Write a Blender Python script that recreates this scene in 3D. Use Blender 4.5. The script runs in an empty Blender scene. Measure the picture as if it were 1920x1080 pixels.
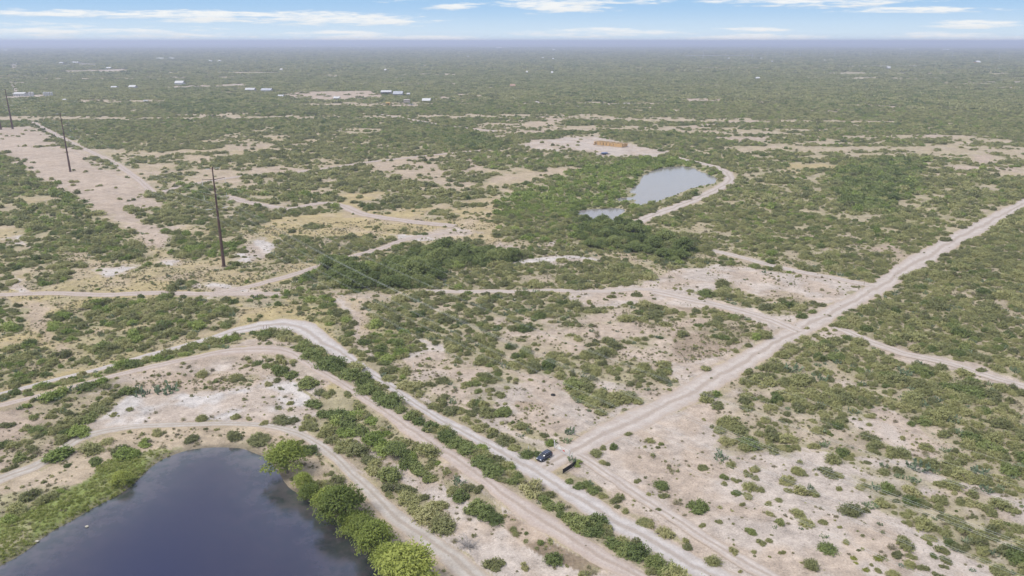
import bpy, bmesh, math, random
import numpy as np
from mathutils import Vector, Matrix

# ------------------------------------------------------------------ camera, sky, sun
SC = bpy.context.scene
COL = SC.collection
F = 1440.0                      # focal length in pixels of a 1920 px wide picture
HC = 85.0                       # drone height in metres
TH = math.atan(463.0 / F)       # pitch below the horizon
cd = bpy.data.cameras.new('camera')
cd.sensor_width = 36.0
cd.lens = 36.0 * F / 1920.0
cd.clip_start = 1.0
cd.clip_end = 150000.0
cam = bpy.data.objects.new('camera', cd)
COL.objects.link(cam)
cam.location = (0, 0, HC)
cam.rotation_euler = (math.pi / 2 - TH, 0, 0)
SC.camera = cam

EXPOSURE, SKY_S = 1.46, 0.14
SUN_EL, SUN_AZ = 58.0, 250.0     # azimuth clockwise from +Y
sl = bpy.data.lights.new('sun', 'SUN')
sl.energy = 1.3
sl.angle = math.radians(24)
sl.color = (1.0, 0.955, 0.89)
sun = bpy.data.objects.new('sun', sl)
COL.objects.link(sun)
_a, _e = math.radians(SUN_AZ), math.radians(SUN_EL)
sdir = Vector((math.sin(_a) * math.cos(_e), math.cos(_a) * math.cos(_e), math.sin(_e)))
sun.rotation_euler = sdir.to_track_quat('Z', 'Y').to_euler()
sun.location = (0, 0, 300)

SC.view_settings.view_transform = 'Standard'
SC.view_settings.look = 'None'
SC.view_settings.gamma = 1.0
SC.view_settings.use_curve_mapping = False
SC.view_settings.exposure = EXPOSURE
SC.render.engine = 'CYCLES'
SC.cycles.max_bounces = 6
SC.cycles.diffuse_bounces = 3
SC.cycles.glossy_bounces = 2
SC.cycles.transmission_bounces = 2
SC.cycles.transparent_max_bounces = 4
SC.cycles.volume_bounces = 0


class NT:
    """tiny helper for node trees"""
    def __init__(s, tree):
        s.t = tree
        s.t.nodes.clear()

    def n(s, kind, **kw):
        nd = s.t.nodes.new(kind)
        for k, v in kw.items():
            if k.startswith('i_'):
                nd.inputs[k[2:].replace('_', ' ')].default_value = v
            else:
                setattr(nd, k, v)
        return nd

    def l(s, a, b):
        s.t.links.new(a, b)

    def put(s, sock, v):
        if isinstance(v, bpy.types.NodeSocket):
            s.l(v, sock)
        elif v is not None:
            sock.default_value = v

    def m(s, op, a, b=None, c=None, clamp=False):
        nd = s.t.nodes.new('ShaderNodeMath')
        nd.operation = op
        nd.use_clamp = clamp
        for i, v in enumerate((a, b, c)):
            s.put(nd.inputs[i], v)
        return nd.outputs[0]

    def mix(s, f, a, b, blend='MIX'):
        nd = s.t.nodes.new('ShaderNodeMix')
        nd.data_type = 'RGBA'
        nd.blend_type = blend
        nd.clamp_factor = True
        s.put(nd.inputs[0], f)
        s.put(nd.inputs[6], a if not isinstance(a, tuple) else (*a[:3], 1))
        s.put(nd.inputs[7], b if not isinstance(b, tuple) else (*b[:3], 1))
        return nd.outputs[2]

    def noise(s, vec, scale, detail=3, rough=0.55, dist=0.0):
        nd = s.t.nodes.new('ShaderNodeTexNoise')
        nd.inputs['Scale'].default_value = scale
        nd.inputs['Detail'].default_value = detail
        nd.inputs['Roughness'].default_value = rough
        nd.inputs['Distortion'].default_value = dist
        if vec is not None:
            s.l(vec, nd.inputs['Vector'])
        return nd.outputs['Fac']

    def ramp(s, fac, stops, interp='LINEAR'):
        nd = s.t.nodes.new('ShaderNodeValToRGB')
        cr = nd.color_ramp
        cr.interpolation = interp
        while len(cr.elements) < len(stops):
            cr.elements.new(0.5)
        for e, (p, c) in zip(cr.elements, stops):
            e.position = p
            e.color = (*c, 1) if len(c) == 3 else c
        s.l(fac, nd.inputs[0])
        return nd.outputs[0]

    def smooth(s, v, a, b):
        nd = s.t.nodes.new('ShaderNodeMapRange')
        nd.interpolation_type = 'SMOOTHSTEP'
        s.put(nd.inputs['Value'], v)
        nd.inputs['From Min'].default_value = a
        nd.inputs['From Max'].default_value = b
        return nd.outputs[0]


world = bpy.data.worlds.new('World')
SC.world = world
world.use_nodes = True
w = NT(world.node_tree)
tc = w.n('ShaderNodeTexCoord')
sep = w.n('ShaderNodeSeparateXYZ')
w.l(tc.outputs['Generated'], sep.inputs[0])
zpos = w.m('MAXIMUM', sep.outputs[2], 0.0)
# the clear blue reaches far down towards the horizon
cz = w.n('ShaderNodeCombineXYZ')
w.l(sep.outputs[0], cz.inputs[0])
w.l(sep.outputs[1], cz.inputs[1])
w.l(w.m('MULTIPLY_ADD', zpos, 3.0, 0.07), cz.inputs[2])
nrm = w.n('ShaderNodeVectorMath', operation='NORMALIZE')
w.l(cz.outputs[0], nrm.inputs[0])
sky = w.n('ShaderNodeTexSky', sky_type='NISHITA', sun_disc=False)
sky.sun_elevation = math.radians(SUN_EL)
sky.sun_rotation = math.radians(SUN_AZ)
sky.altitude = 200
sky.air_density = 1.0
sky.dust_density = 0.6
sky.ozone_density = 2.0
w.l(nrm.outputs[0], sky.inputs['Vector'])
# clouds: flat streaks, azimuth / elevation as texture space
az = w.m('ARCTAN2', sep.outputs[0], sep.outputs[1])
hyp = w.m('SQRT', w.m('ADD', w.m('MULTIPLY', sep.outputs[0], sep.outputs[0]), w.m('MULTIPLY', sep.outputs[1], sep.outputs[1])))
el = w.m('ARCTAN2', sep.outputs[2], hyp)
cc = w.n('ShaderNodeCombineXYZ')
w.l(w.m('MULTIPLY', az, 9.0), cc.inputs[0])
w.l(w.m('MULTIPLY', el, 120.0), cc.inputs[1])
nz1 = w.noise(cc.outputs[0], 1.3, 6, 0.62, 0.4)
cc2 = w.n('ShaderNodeCombineXYZ')
w.l(w.m('MULTIPLY', az, 40.0), cc2.inputs[0])
w.l(w.m('MULTIPLY', el, 300.0), cc2.inputs[1])
nz2 = w.noise(cc2.outputs[0], 1.2, 5, 0.6, 0.3)
# (azimuth, elevation, half width, half height, strength) of the cloud banks
def _ae(px, py):
    u, v = (px - 960) / F, (py - 540) / F
    d = Vector((u, math.cos(TH) - v * math.sin(TH), -math.sin(TH) - v * math.cos(TH)))
    return math.atan2(d.x, d.y), math.atan2(d.z, math.hypot(d.x, d.y))
banks = [(250, 27, 190, 7, .9), (410, 29, 150, 10, 1), (610, 35, 190, 13, 1), (640, 68, 90, 10, .9), (820, 71, 90, 5, .8),
         (1050, 11, 115, 13, 1), (1160, 2, 90, 8, .9), (1110, 62, 135, 9, .9), (845, 12, 50, 6, .9), (1400, 72, 140, 8, 1),
         (1410, 56, 60, 4, .7), (1560, 3, 140, 9, 1), (1700, 20, 120, 5, .75), (1815, 45, 60, 7, .85), (1770, 67, 70, 5, .7),
         (1880, 74, 100, 4, .8), (100, 56, 190, 10, .6), (760, 2, 50, 4, .8), (1380, 3, 60, 4, .7), (300, 66, 140, 5, .45)]
mask = None
under = None
for (bx, by, bw, bh, bs) in banks:
    a0, e0 = _ae(bx, by)
    da = w.m('DIVIDE', w.m('SUBTRACT', az, a0), bw / F * 0.98)
    de = w.m('DIVIDE', w.m('SUBTRACT', el, e0), bh / F)
    q = w.m('MULTIPLY', w.m('SUBTRACT', 1.0, w.m('ADD', w.m('MULTIPLY', da, da), w.m('MULTIPLY', de, de))), bs)
    mask = q if mask is None else w.m('MAXIMUM', mask, q)
    g = w.m('MULTIPLY', w.m('MULTIPLY', de, -1.0), w.m('GREATER_THAN', q, -0.4))
    under = g if under is None else w.m('MAXIMUM', under, g)
mask = w.m('MAXIMUM', mask, -2.0)
body = w.m('ADD', w.m('MULTIPLY', mask, 0.5), w.m('ADD', w.m('MULTIPLY', w.m('SUBTRACT', nz1, 0.5), 2.6), w.m('MULTIPLY', w.m('SUBTRACT', nz2, 0.5), 1.3)))
c_near = w.smooth(body, -0.12, 0.62)
# cloud streaks out of view overhead, thickened and brightened to neutralise the blue skylight
hi = w.n('ShaderNodeCombineXYZ')
zz = w.m('ADD', zpos, 0.12)
w.l(w.m('DIVIDE', sep.outputs[0], zz), hi.inputs[0])
w.l(w.m('MULTIPLY', w.m('DIVIDE', sep.outputs[1], zz), 1.8), hi.inputs[1])
nz3 = w.noise(hi.outputs[0], 1.1, 6, 0.58, 0.3)
c_high = w.m('MULTIPLY', w.smooth(nz3, 0.38, 0.60), w.smooth(el, 0.05, 0.14))
cl = w.m('MAXIMUM', w.m('MULTIPLY', c_near, w.m('SUBTRACT', 1.0, w.smooth(el, 0.06, 0.12))), c_high)
shade = w.m('MULTIPLY', w.smooth(under, -0.1, 0.9), 0.30)
KS = 1.0 / (SKY_S * 2 ** EXPOSURE)
def disp(r, g, b):
    return (r * KS, g * KS, b * KS)
ccol = w.mix(shade, disp(.98, .98, .96), disp(.76, .77, .77))
low_sky = w.mix(w.smooth(el, -0.004, 0.05), disp(.72, .85, .95), disp(.38, .61, .88))
base_sky = w.mix(w.smooth(el, 0.05, 0.45), low_sky, sky.outputs[0])
ccol = w.mix(w.smooth(el, 0.08, 0.3), ccol, disp(1.25, 1.21, 1.12))  # unseen clouds overhead set brighter and warmer to whiten the light
out_col = w.mix(w.m('MULTIPLY', cl, 0.93), base_sky, ccol)
bg = w.n('ShaderNodeBackground', i_Strength=SKY_S)
w.l(out_col, bg.inputs[0])
wo = w.n('ShaderNodeOutputWorld')
w.l(bg.outputs[0], wo.inputs[0])

# ------------------------------------------------------------------ pixel <-> ground
CT, ST = math.cos(TH), math.sin(TH)


def unproj(px, py, z=0.0):
    px, py = np.asarray(px, float), np.asarray(py, float)
    u, v = (px - 960) / F, (py - 540) / F
    t = (HC - z) / np.maximum(ST + v * CT, 1e-4)
    return u * t, (CT - v * ST) * t


def proj(x, y, z=0.0):
    dz = z - HC
    d = y * CT - dz * ST
    up = y * ST + dz * CT
    bad = d < 5.0
    d = np.where(bad, 5.0, d)
    return np.where(bad, -9999, 960 + F * x / d), np.where(bad, 9999, 540 - F * up / d)


TILES = {'T1': (0, 0), 'T2': (640, 0), 'T3': (1280, 0), 'A1': (0, 360), 'A2': (640, 360), 'A3': (1280, 360),
         'B1': (0, 720), 'B2': (640, 720), 'B3': (1280, 720)}


def tl(t, pts):
    """points read off a threefold enlargement -> photo pixels"""
    if t is None:
        return [(float(a), float(b)) for a, b in pts]
    ox, oy = TILES[t]
    return [(ox + a / 3.0, oy + b / 3.0) for a, b in pts]


# ------------------------------------------------------------------ noise in numpy
def _hash(ix, iy, seed):
    h = (ix.astype(np.int64) * 374761393 + iy.astype(np.int64) * 668265263 + seed * 974634777) & 0xFFFFFFFF
    h = ((h ^ (h >> 13)) * 1274126177) & 0xFFFFFFFF
    h = (h ^ (h >> 16)) & 0xFFFFFF
    return h / float(0xFFFFFF)


def vnoise(x, y, sc, seed):
    x, y = x / sc, y / sc
    ix, iy = np.floor(x), np.floor(y)
    fx, fy = x - ix, y - iy
    fx, fy = fx * fx * (3 - 2 * fx), fy * fy * (3 - 2 * fy)
    ix, iy = ix.astype(np.int64), iy.astype(np.int64)
    a, b = _hash(ix, iy, seed), _hash(ix + 1, iy, seed)
    c, d = _hash(ix, iy + 1, seed), _hash(ix + 1, iy + 1, seed)
    return (a + (b - a) * fx) * (1 - fy) + (c + (d - c) * fx) * fy


def fbm(x, y, sc, seed, octv=3, gain=0.55):
    s, a, t = 0.0, 1.0, 0.0
    for o in range(octv):
        c, sn = math.cos(o * 0.7 + seed), math.sin(o * 0.7 + seed)
        s = s + a * vnoise(x * c - y * sn, x * sn + y * c, sc / (2 ** o), seed * 7 + o)
        t += a
        a *= gain
    return s / t


def uni(n, std=0.155):
    return 1.0 / (1.0 + np.exp(-1.7 * (n - 0.5) / std))


def sstep(v, a, b):
    t = np.clip((v - a) / (b - a), 0, 1)
    return t * t * (3 - 2 * t)


def inpoly(px, py, poly):
    ins = np.zeros(px.shape, bool)
    n = len(poly)
    for i in range(n):
        x0, y0 = poly[i]
        x1, y1 = poly[(i + 1) % n]
        if y0 == y1:
            continue
        c = ((y0 > py) != (y1 > py))
        ins ^= c & (px < (x1 - x0) * (py - y0) / (y1 - y0) + x0)
    return ins


def seg_dist(x, y, pts):
    best = np.full(x.shape, 1e9)
    for (x0, y0), (x1, y1) in zip(pts[:-1], pts[1:]):
        dx, dy = x1 - x0, y1 - y0
        t = np.clip(((x - x0) * dx + (y - y0) * dy) / (dx * dx + dy * dy + 1e-9), 0, 1)
        best = np.minimum(best, np.hypot(x - x0 - t * dx, y - y0 - t * dy))
    return best


# ------------------------------------------------------------------ roads, read off as two edges each
def resample(pts, n, smooth=True):
    p = np.array(pts, float)
    d = np.r_[0, np.cumsum(np.hypot(*np.diff(p, axis=0).T))]
    t = np.linspace(0, d[-1], n)
    q = np.c_[np.interp(t, d, p[:, 0]), np.interp(t, d, p[:, 1])]
    if smooth:
        k = max(3, n // 22)
        k += 1 - k % 2
        pad = np.r_[np.repeat(q[:1], k // 2, 0), q, np.repeat(q[-1:], k // 2, 0)]
        q2 = np.c_[np.convolve(pad[:, 0], np.ones(k) / k, 'valid'), np.convolve(pad[:, 1], np.ones(k) / k, 'valid')]
        q2[0], q2[-1] = q[0], q[-1]
        q = q2
    return q


ROADS = {}


def road_edges(key, left, right, n=260):
    L = np.c_[unproj(*np.array(left).T)]
    R = np.c_[unproj(*np.array(right).T)]
    ROADS[key] = (resample(L, n), resample(R, n))


def road_line(key, line, wm, n=200):
    """centreline in pixels, width in metres"""
    c = resample(np.c_[unproj(*np.array(line, float).T)], n)
    t = np.gradient(c, axis=0)
    t /= np.linalg.norm(t, axis=1)[:, None] + 1e-9
    nn = np.c_[-t[:, 1], t[:, 0]]
    ROADS[key] = (c + nn * wm / 2, c - nn * wm / 2)


road_edges('main', [(2060, 300)] + tl('A3', [(1920, 35), (1700, 140), (1520, 230), (1420, 290), (1320, 330), (1200, 410), (1060, 510), (960, 570), (860, 620), (700, 700), (540, 780), (400, 870), (250, 945), (100, 1020)]) + tl('B2', [(1920, 10), (1700, 120), (1500, 205), (1420, 235), (1350, 290), (1240, 350), (1180, 390), (1080, 460)]),
           [(2060, 322)] + tl('A3', [(1920, 90), (1800, 165), (1700, 235), (1580, 290), (1480, 350), (1400, 410), (1270, 470), (1200, 530), (1100, 590), (990, 640), (900, 690), (830, 740), (700, 810), (560, 880), (440, 960), (350, 1020), (250, 1078)]) + tl('B2', [(1920, 150), (1700, 245), (1550, 320), (1420, 370), (1330, 410), (1240, 470), (1190, 500)]), 420)
road_edges('caliche', tl('B2', [(2300, 1290), (1920, 1065), (1800, 990), (1680, 920), (1560, 850), (1440, 790), (1330, 710), (1230, 640), (1130, 565), (1000, 510), (920, 470), (850, 400), (760, 350), (650, 295), (550, 235), (450, 170), (350, 100), (215, 0)]) + tl('A1', [(2030, 1020), (1920, 945), (1860, 930), (1780, 880), (1720, 830), (1640, 790), (1560, 772), (1430, 785), (1300, 802), (1200, 832), (1000, 888), (800, 940), (620, 990), (450, 1030), (230, 1083)]) + [(0, 745), (-140, 775)],
           tl('B2', [(2300, 1120), (1920, 915), (1800, 850), (1680, 780), (1560, 720), (1450, 660), (1340, 590), (1240, 530), (1110, 455), (1040, 410), (930, 370), (830, 310), (720, 260), (620, 200), (500, 145), (400, 75), (290, 0)]) + tl('A1', [(2080, 990), (1920, 860), (1860, 810), (1780, 745), (1680, 715), (1560, 715), (1420, 735), (1300, 770), (1150, 820), (900, 885), (620, 970), (400, 1020), (150, 1085)]) + [(0, 736), (-140, 765)], 520)
road_edges('dirt', tl('B2', [(1840, 1270), (1500, 1080), (1330, 990), (1200, 915), (1100, 845), (1010, 790), (930, 730), (860, 660), (760, 590), (680, 540), (600, 480), (530, 420), (450, 370), (350, 310), (270, 230), (130, 140), (0, 45)]) + tl('A1', [(1840, 1080), (1700, 990), (1600, 935), (1480, 925), (1350, 930), (1200, 942), (1050, 975), (900, 1010), (700, 1055), (560, 1085)]) + tl('B1', [(400, 50), (200, 108), (0, 155), (-300, 230)]),
           tl('B2', [(2000, 1270), (1680, 1080), (1560, 1000), (1440, 930), (1330, 860), (1220, 790), (1090, 720), (980, 650), (900, 590), (820, 540), (720, 470), (620, 400), (520, 330), (400, 255), (300, 180), (170, 105), (40, 20)]) + tl('A1', [(1915, 1075), (1800, 1005), (1700, 940), (1640, 900), (1560, 882), (1400, 885), (1250, 900), (1080, 945), (900, 983), (700, 1030), (540, 1070)]) + tl('B1', [(400, 32), (200, 88), (0, 132), (-300, 205)]), 480)
road_edges('pond', tl('B1', [(-300, 640), (0, 510), (200, 440), (330, 350), (450, 275), (700, 232), (850, 225), (1000, 220), (1300, 213), (1500, 220), (1650, 245), (1770, 300), (1860, 350), (1920, 405)]) + tl('B2', [(100, 500), (180, 565), (270, 660), (380, 740), (500, 830), (600, 900), (700, 970), (830, 1080), (1050, 1250)]),
           tl('B1', [(-300, 690), (0, 560), (220, 480), (380, 370), (480, 302), (700, 260), (900, 250), (1200, 238), (1450, 242), (1560, 260), (1680, 295), (1760, 350), (1850, 420), (1920, 480)]) + tl('B2', [(70, 560), (150, 650), (220, 730), (320, 830), (400, 885), (500, 960), (570, 1020), (640, 1080), (820, 1250)]), 420)
road_line('middle_path', tl('A2', [(450, 556), (600, 560), (720, 562), (850, 558), (1000, 560), (1150, 553), (1300, 556), (1480, 558), (1650, 545), (1760, 550)]) + [(1260, 548)], 3.6)
road_line('branch', [(1225, 546), (1290, 560), (1370, 578), (1440, 598), (1500, 622)], 5.5)
road_line('clearing_edge', tl('A3', [(160, 330), (320, 365), (480, 410), (640, 445), (830, 478), (1000, 512), (1080, 530)]), 4.5)
road_line('left_track', [(-160, 556), (0, 553), (100, 550), (200, 554), (300, 549), (400, 553), (470, 538), (560, 512), (640, 486), (720, 465), (760, 448), (840, 436)], 4.5, 320)
road_line('left_track_b', [(395, 553), (460, 553), (530, 552)], 4.0, 60)
road_line('levee_track', [(1180, 424), (1215, 408), (1262, 390), (1310, 372), (1350, 352), (1370, 338), (1362, 322), (1338, 312), (1300, 303), (1260, 294)], 7.5, 200)
road_line('fence_track', [(470, 328), (560, 322), (640, 312), (680, 305), (780, 294), (860, 286), (920, 281)], 6.0, 120)
road_line('row_track', [(60, 228), (110, 255), (160, 280), (215, 305), (262, 338), (292, 366), (325, 352), (400, 338), (470, 328)], 5.0, 160)
road_line('far_track', [(697, 212), (740, 219), (787, 227), (830, 235), (880, 241), (930, 246)], 7.0, 80)
road_line('ranch_road', [(966, 188), (1000, 190), (1030, 196), (1090, 200), (1150, 196), (1180, 193)], 10.0, 80)
road_line('mid_track', tl('A1', [(1250, 20), (1400, 60), (1620, 100), (1800, 60)]) + tl('A2', [(0, 75), (100, 120), (260, 150), (460, 175), (640, 190)]), 7.0, 120)
road_line('east_track', tl('A3', [(860, 760), (1050, 845), (1250, 915), (1500, 965), (1700, 1030), (1920, 1095), (2150, 1170)]), 4.2, 160)
road_line('wheel_trace', tl('B2', [(1330, 405), (1450, 475), (1600, 575), (1750, 675), (1920, 785)]) + tl('B3', [(120, 865), (250, 945), (380, 1025), (520, 1110), (700, 1220)]), 3.2, 160)
road_line('west_track', [(34, 186), (26, 160), (20, 152)], 8.0, 20)

ROADPOLY = {}
for k, (L, R) in ROADS.items():
    wv = L - R
    wl = np.linalg.norm(wv, axis=1)[:, None] + 1e-9
    e = 0.6
    ROADPOLY[k] = np.r_[(L + wv / wl * e)[::4], (R - wv / wl * e)[::-1][::4]]

# ------------------------------------------------------------------ ponds
WATER_Z = -0.7
POND1 = tl('B1', [(-500, 1300), (0, 1050), (120, 960), (250, 850), (380, 770), (520, 700), (640, 640), (760, 570), (830, 480), (930, 400), (1010, 368), (1150, 352), (1300, 364), (1420, 368), (1490, 400), (1540, 480), (1610, 560), (1700, 650), (1800, 720), (1880, 800)]) + tl('B2', [(30, 800), (120, 860), (150, 960), (220, 1040), (290, 1120), (420, 1300)]) + [(700, 1500), (-100, 1500)]
POND2 = [(1182, 361), (1187, 352), (1200, 343), (1207, 329), (1233, 316), (1257, 313), (1280, 312), (1300, 315), (1323, 325), (1343, 334), (1337, 343), (1313, 348), (1297, 354), (1270, 363), (1245, 373), (1225, 381), (1195, 386), (1188, 380), (1198, 373), (1160, 377), (1155, 372), (1190, 369), (1196, 363)]
POND3 = [(1078, 398), (1107, 393), (1157, 390), (1174, 393), (1154, 408), (1150, 420), (1105, 422), (1094, 411)]
P1W = resample(np.c_[unproj(*np.array(POND1 + POND1[:1]).T, WATER_Z)], 240)
P2W = resample(np.c_[unproj(*np.array(POND2 + POND2[:1]).T, WATER_Z)], 160, False)
P3W = resample(np.c_[unproj(*np.array(POND3 + POND3[:1]).T, WATER_Z)], 80, False)
# let the shores wander a little
for P_, amp, sc_ in ((P1W, 0.7, 5.0), (P2W, 1.6, 14.0), (P3W, 1.2, 12.0)):
    c0 = P_.mean(0)
    dv = P_ - c0
    P_ += dv / np.linalg.norm(dv, axis=1)[:, None] * ((vnoise(P_[:, 0], P_[:, 1], sc_, 5) - 0.5) * 2 * amp)[:, None]
    P_[-1] = P_[0]

RIDGE = (ROADS['dirt'][0] + ROADS['dirt'][1])[::12] / 2


def height(x, y):
    x, y = np.asarray(x, float), np.asarray(y, float)
    r = np.hypot(x, y)
    h = np.zeros(x.shape)
    near = r < 420
    if near.any():
        xn, yn = x[near], y[near]
        fade = 1 - sstep(r[near], 260, 420)
        hn = (fbm(xn, yn, 34, 11, 2) - 0.5) * 0.9 * fade
        dr = seg_dist(xn, yn, RIDGE)
        hn = hn + 1.3 * np.exp(-(dr / 6.5) ** 2) * fade
        h[near] = hn
    for P_, lim, sl_ in ((P1W, 40, 0.30), (P2W, 40, 0.12), (P3W, 30, 0.12)):
        bb = (x > P_[:, 0].min() - lim) & (x < P_[:, 0].max() + lim) & (y > P_[:, 1].min() - lim) & (y < P_[:, 1].max() + lim)
        if not bb.any():
            continue
        xb, yb = x[bb], y[bb]
        d = seg_dist(xb, yb, P_)
        ins = inpoly(xb, yb, P_)
        prof = np.where(ins, WATER_Z - np.minimum(d * 0.35, 2.2) - 0.02, WATER_Z + d * sl_)
        kk = sstep(d, 1.0, 14.0)
        hb = h[bb]
        h[bb] = np.where(ins, prof, np.minimum(prof, hb * kk + np.minimum(prof, 0) * (1 - kk)))
    return h


# ------------------------------------------------------------------ ground cover, read off the photograph as patches
# c brush cover, y dry yellow grass, n lush green, w pale caliche, b brown weeds, d dark tall brush
Z = []


def zone(t, pts, **kw):
    Z.append((np.array(tl(t, pts)), kw))


# broad regions
zone(None, [(-400, 430), (640, 430), (640, 760), (-400, 800)], c=.16, y=.75, n=.15)
zone(None, [(-400, 370), (330, 370), (480, 440), (700, 470), (560, 520), (-400, 560)], c=.24, y=.6, n=.1)
zone('T1', [(700, 780), (1300, 760), (1600, 700), (1920, 760), (1920, 920), (1300, 1000), (900, 1000), (720, 900)], c=.55, y=.5)
zone('T1', [(1340, 790), (1480, 780), (1560, 840), (1300, 850)], c=.3, y=.3)
zone('T1', [(640, 880), (1000, 840), (1200, 900), (820, 960)], c=.4, y=.3)
zone('T1', [(850, 980), (1000, 960), (1040, 1000), (900, 1030)], c=.8, n=.4)
zone('T1', [(1150, 900), (1500, 860), (1800, 830), (1800, 900), (1350, 950), (1150, 960)], c=.75, y=.6)
zone('T1', [(600, 960), (1920, 930), (1920, 1080), (1100, 1080), (800, 1080)], c=.3, y=.25)
zone('T1', [(1380, 990), (1700, 960), (1920, 960), (1920, 1060), (1500, 1080)], c=.75)
zone('T1', [(1000, 1040), (1180, 1030), (1280, 1080), (1000, 1080)], c=.7, n=.3)
zone('T2', [(0, 900), (450, 870), (780, 840), (1000, 820), (1400, 880), (1500, 900), (1300, 960), (1000, 1080), (0, 1080)], c=.5, y=.4)
zone('T2', [(110, 920), (500, 880), (700, 880), (840, 960), (700, 1040), (500, 1040), (300, 1000)], c=.14, y=.2)
zone('T2', [(500, 900), (680, 880), (720, 940), (700, 1000), (830, 1010), (780, 1040), (600, 1000)], c=.8)
zone('T2', [(730, 880), (900, 850), (1400, 890), (1480, 920), (1250, 950), (1000, 950), (850, 960)], c=.75, n=.35)
zone('T2', [(0, 960), (200, 960), (400, 1020), (500, 1080), (0, 1080)], c=.85)
zone('T2', [(840, 1000), (1000, 980), (1300, 930), (1320, 970), (1050, 1010), (900, 1040)], c=.2, y=.3)
zone('T2', [(740, 700), (930, 690), (1150, 655), (1310, 665), (1240, 740), (1000, 755), (860, 780), (760, 775)], c=.22, y=.2)
zone('T2', [(960, 820), (1140, 775), (1400, 765), (1640, 815), (1860, 855), (1800, 885), (1500, 885), (1250, 855)], c=.03, w=.35)
zone('T2', [(1160, 815), (1240, 820), (1420, 865), (1380, 870), (1200, 840)], c=.5)
zone('T2', [(1480, 885), (1800, 885), (1920, 890), (1920, 920), (1560, 905)], c=.7, n=.2)
zone('T2', [(0, 520), (200, 520), (260, 545), (150, 560), (0, 560)], c=.08)
zone(None, [(520, 180), (560, 172), (700, 170), (712, 178), (640, 190), (560, 186)], c=.08)
zone('T2', [(540, 540), (650, 525), (850, 540), (740, 555), (500, 560)], c=.3)
zone('T2', [(280, 590), (420, 585), (500, 580), (440, 600), (320, 605)], c=.1)
zone('T2', [(470, 730), (680, 740), (880, 790), (960, 830), (840, 850), (560, 800)], c=.97, d=.8)
zone('T2', [(1080, 770), (1240, 740), (1400, 750), (1200, 775), (1120, 790)], c=.95, d=.6)
zone('T1', [(820, 600), (1000, 560), (1330, 560), (1300, 640), (1000, 640)], c=.93, d=.6)
zone('T1', [(1500, 700), (1920, 660), (1920, 740), (1600, 760)], c=.9, d=.3)
for pts in ([(0, 555), (220, 552), (215, 572), (0, 575)], [(100, 778), (300, 768), (500, 768), (515, 790), (300, 795)], [(260, 678), (440, 678), (440, 690), (260, 690)], [(-10, 715), (120, 700), (260, 690), (260, 698), (100, 720), (-10, 732)], [(870, 868), (1030, 878), (1020, 892), (870, 880)], [(1360, 760), (1590, 760), (1590, 775), (1370, 772)], [(1480, 938), (1700, 935), (1920, 945), (1920, 965), (1500, 958)], [(1650, 880), (1750, 870), (1740, 930), (1640, 920)], [(480, 820), (540, 812), (530, 835), (470, 832)], [(290, 800), (370, 797), (360, 812), (300, 812)]):
    zone('T3', pts, c=.08)
zone('T3', [(540, 920), (700, 920), (1050, 930), (900, 950), (660, 955), (600, 980)], c=.1, y=.8)
zone('T3', [(1000, 588), (1300, 600), (1590, 610), (1590, 616), (1300, 608), (1000, 596)], c=.1)
zone('T3', [(790, 630), (900, 608), (920, 615), (860, 638)], c=.1)
zone('T3', [(960, 610), (1050, 620), (1130, 660), (1060, 680), (980, 660)], c=.95, n=.3, d=.4)
zone('T3', [(870, 960), (1110, 890), (1320, 890), (1340, 960), (1240, 1010), (1100, 1080), (850, 1080), (900, 1010)], c=.97, d=.7, n=.35)
zone(None, [(1560, 330), (1690, 300), (1720, 350), (1660, 400), (1590, 390)], c=.97, d=.75, n=.4)
# transmission right of way
zone(None, [(-200, 245), (60, 236), (130, 268), (190, 298), (250, 335), (300, 372), (330, 410), (345, 440), (320, 462), (285, 462), (232, 425), (165, 388), (100, 352), (50, 318), (0, 285), (-200, 260)], c=.05, w=.08)
zone('T1', [(0, 860), (120, 920), (220, 1000), (330, 1090), (200, 1110), (0, 1090), (-300, 1000), (-300, 880)], c=.75, n=.2)
zone('T1', [(480, 880), (560, 890), (680, 950), (620, 960), (540, 920)], c=.7)
zone('T1', [(290, 770), (380, 790), (430, 830), (380, 830), (300, 800)], c=.7)
# left field
zone('A1', [(-200, 50), (0, 60), (200, 55), (240, 130), (400, 140), (560, 170), (740, 230), (760, 300), (860, 320), (820, 370), (640, 400), (480, 390), (400, 330), (220, 340), (100, 180), (-200, 190)], c=.62, n=.25, y=.4)
zone('A1', [(310, 10), (400, 8), (470, 60), (540, 120), (550, 150), (400, 130), (330, 60)], c=.92, d=.4, n=.2)
zone('A1', [(560, 220), (740, 225), (770, 300), (860, 320), (810, 370), (640, 395), (480, 380), (520, 300)], c=.88, n=.15)
zone('A1', [(240, 80), (330, 120), (560, 180), (600, 200), (500, 260), (260, 220), (230, 150)], c=.7, n=.3)
zone('A1', [(10, 440), (60, 400), (230, 360), (255, 390), (120, 440), (20, 475)], c=.8, n=.15)
zone('A1', [(170, 480), (300, 430), (390, 440), (395, 490), (250, 510), (200, 550)], c=.8, n=.2)
zone('A1', [(-100, 480), (30, 480), (50, 540), (0, 560), (-100, 560)], c=.8)
zone('A1', [(390, 410), (470, 390), (470, 430), (400, 440)], c=.9)
zone('A1', [(940, 215), (1060, 250), (1070, 310), (1240, 285), (1420, 265), (1400, 330), (1200, 365), (1000, 372), (940, 320)], c=.85, n=.45)
zone('A1', [(1130, 300), (1300, 280), (1400, 310), (1200, 360), (1120, 345)], c=.85, n=.7)
zone('A1', [(710, 100), (900, 80), (1040, 40), (1250, 60), (1440, 110), (1460, 190), (1270, 212), (1040, 190), (860, 205), (800, 150)], c=.78)
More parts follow.
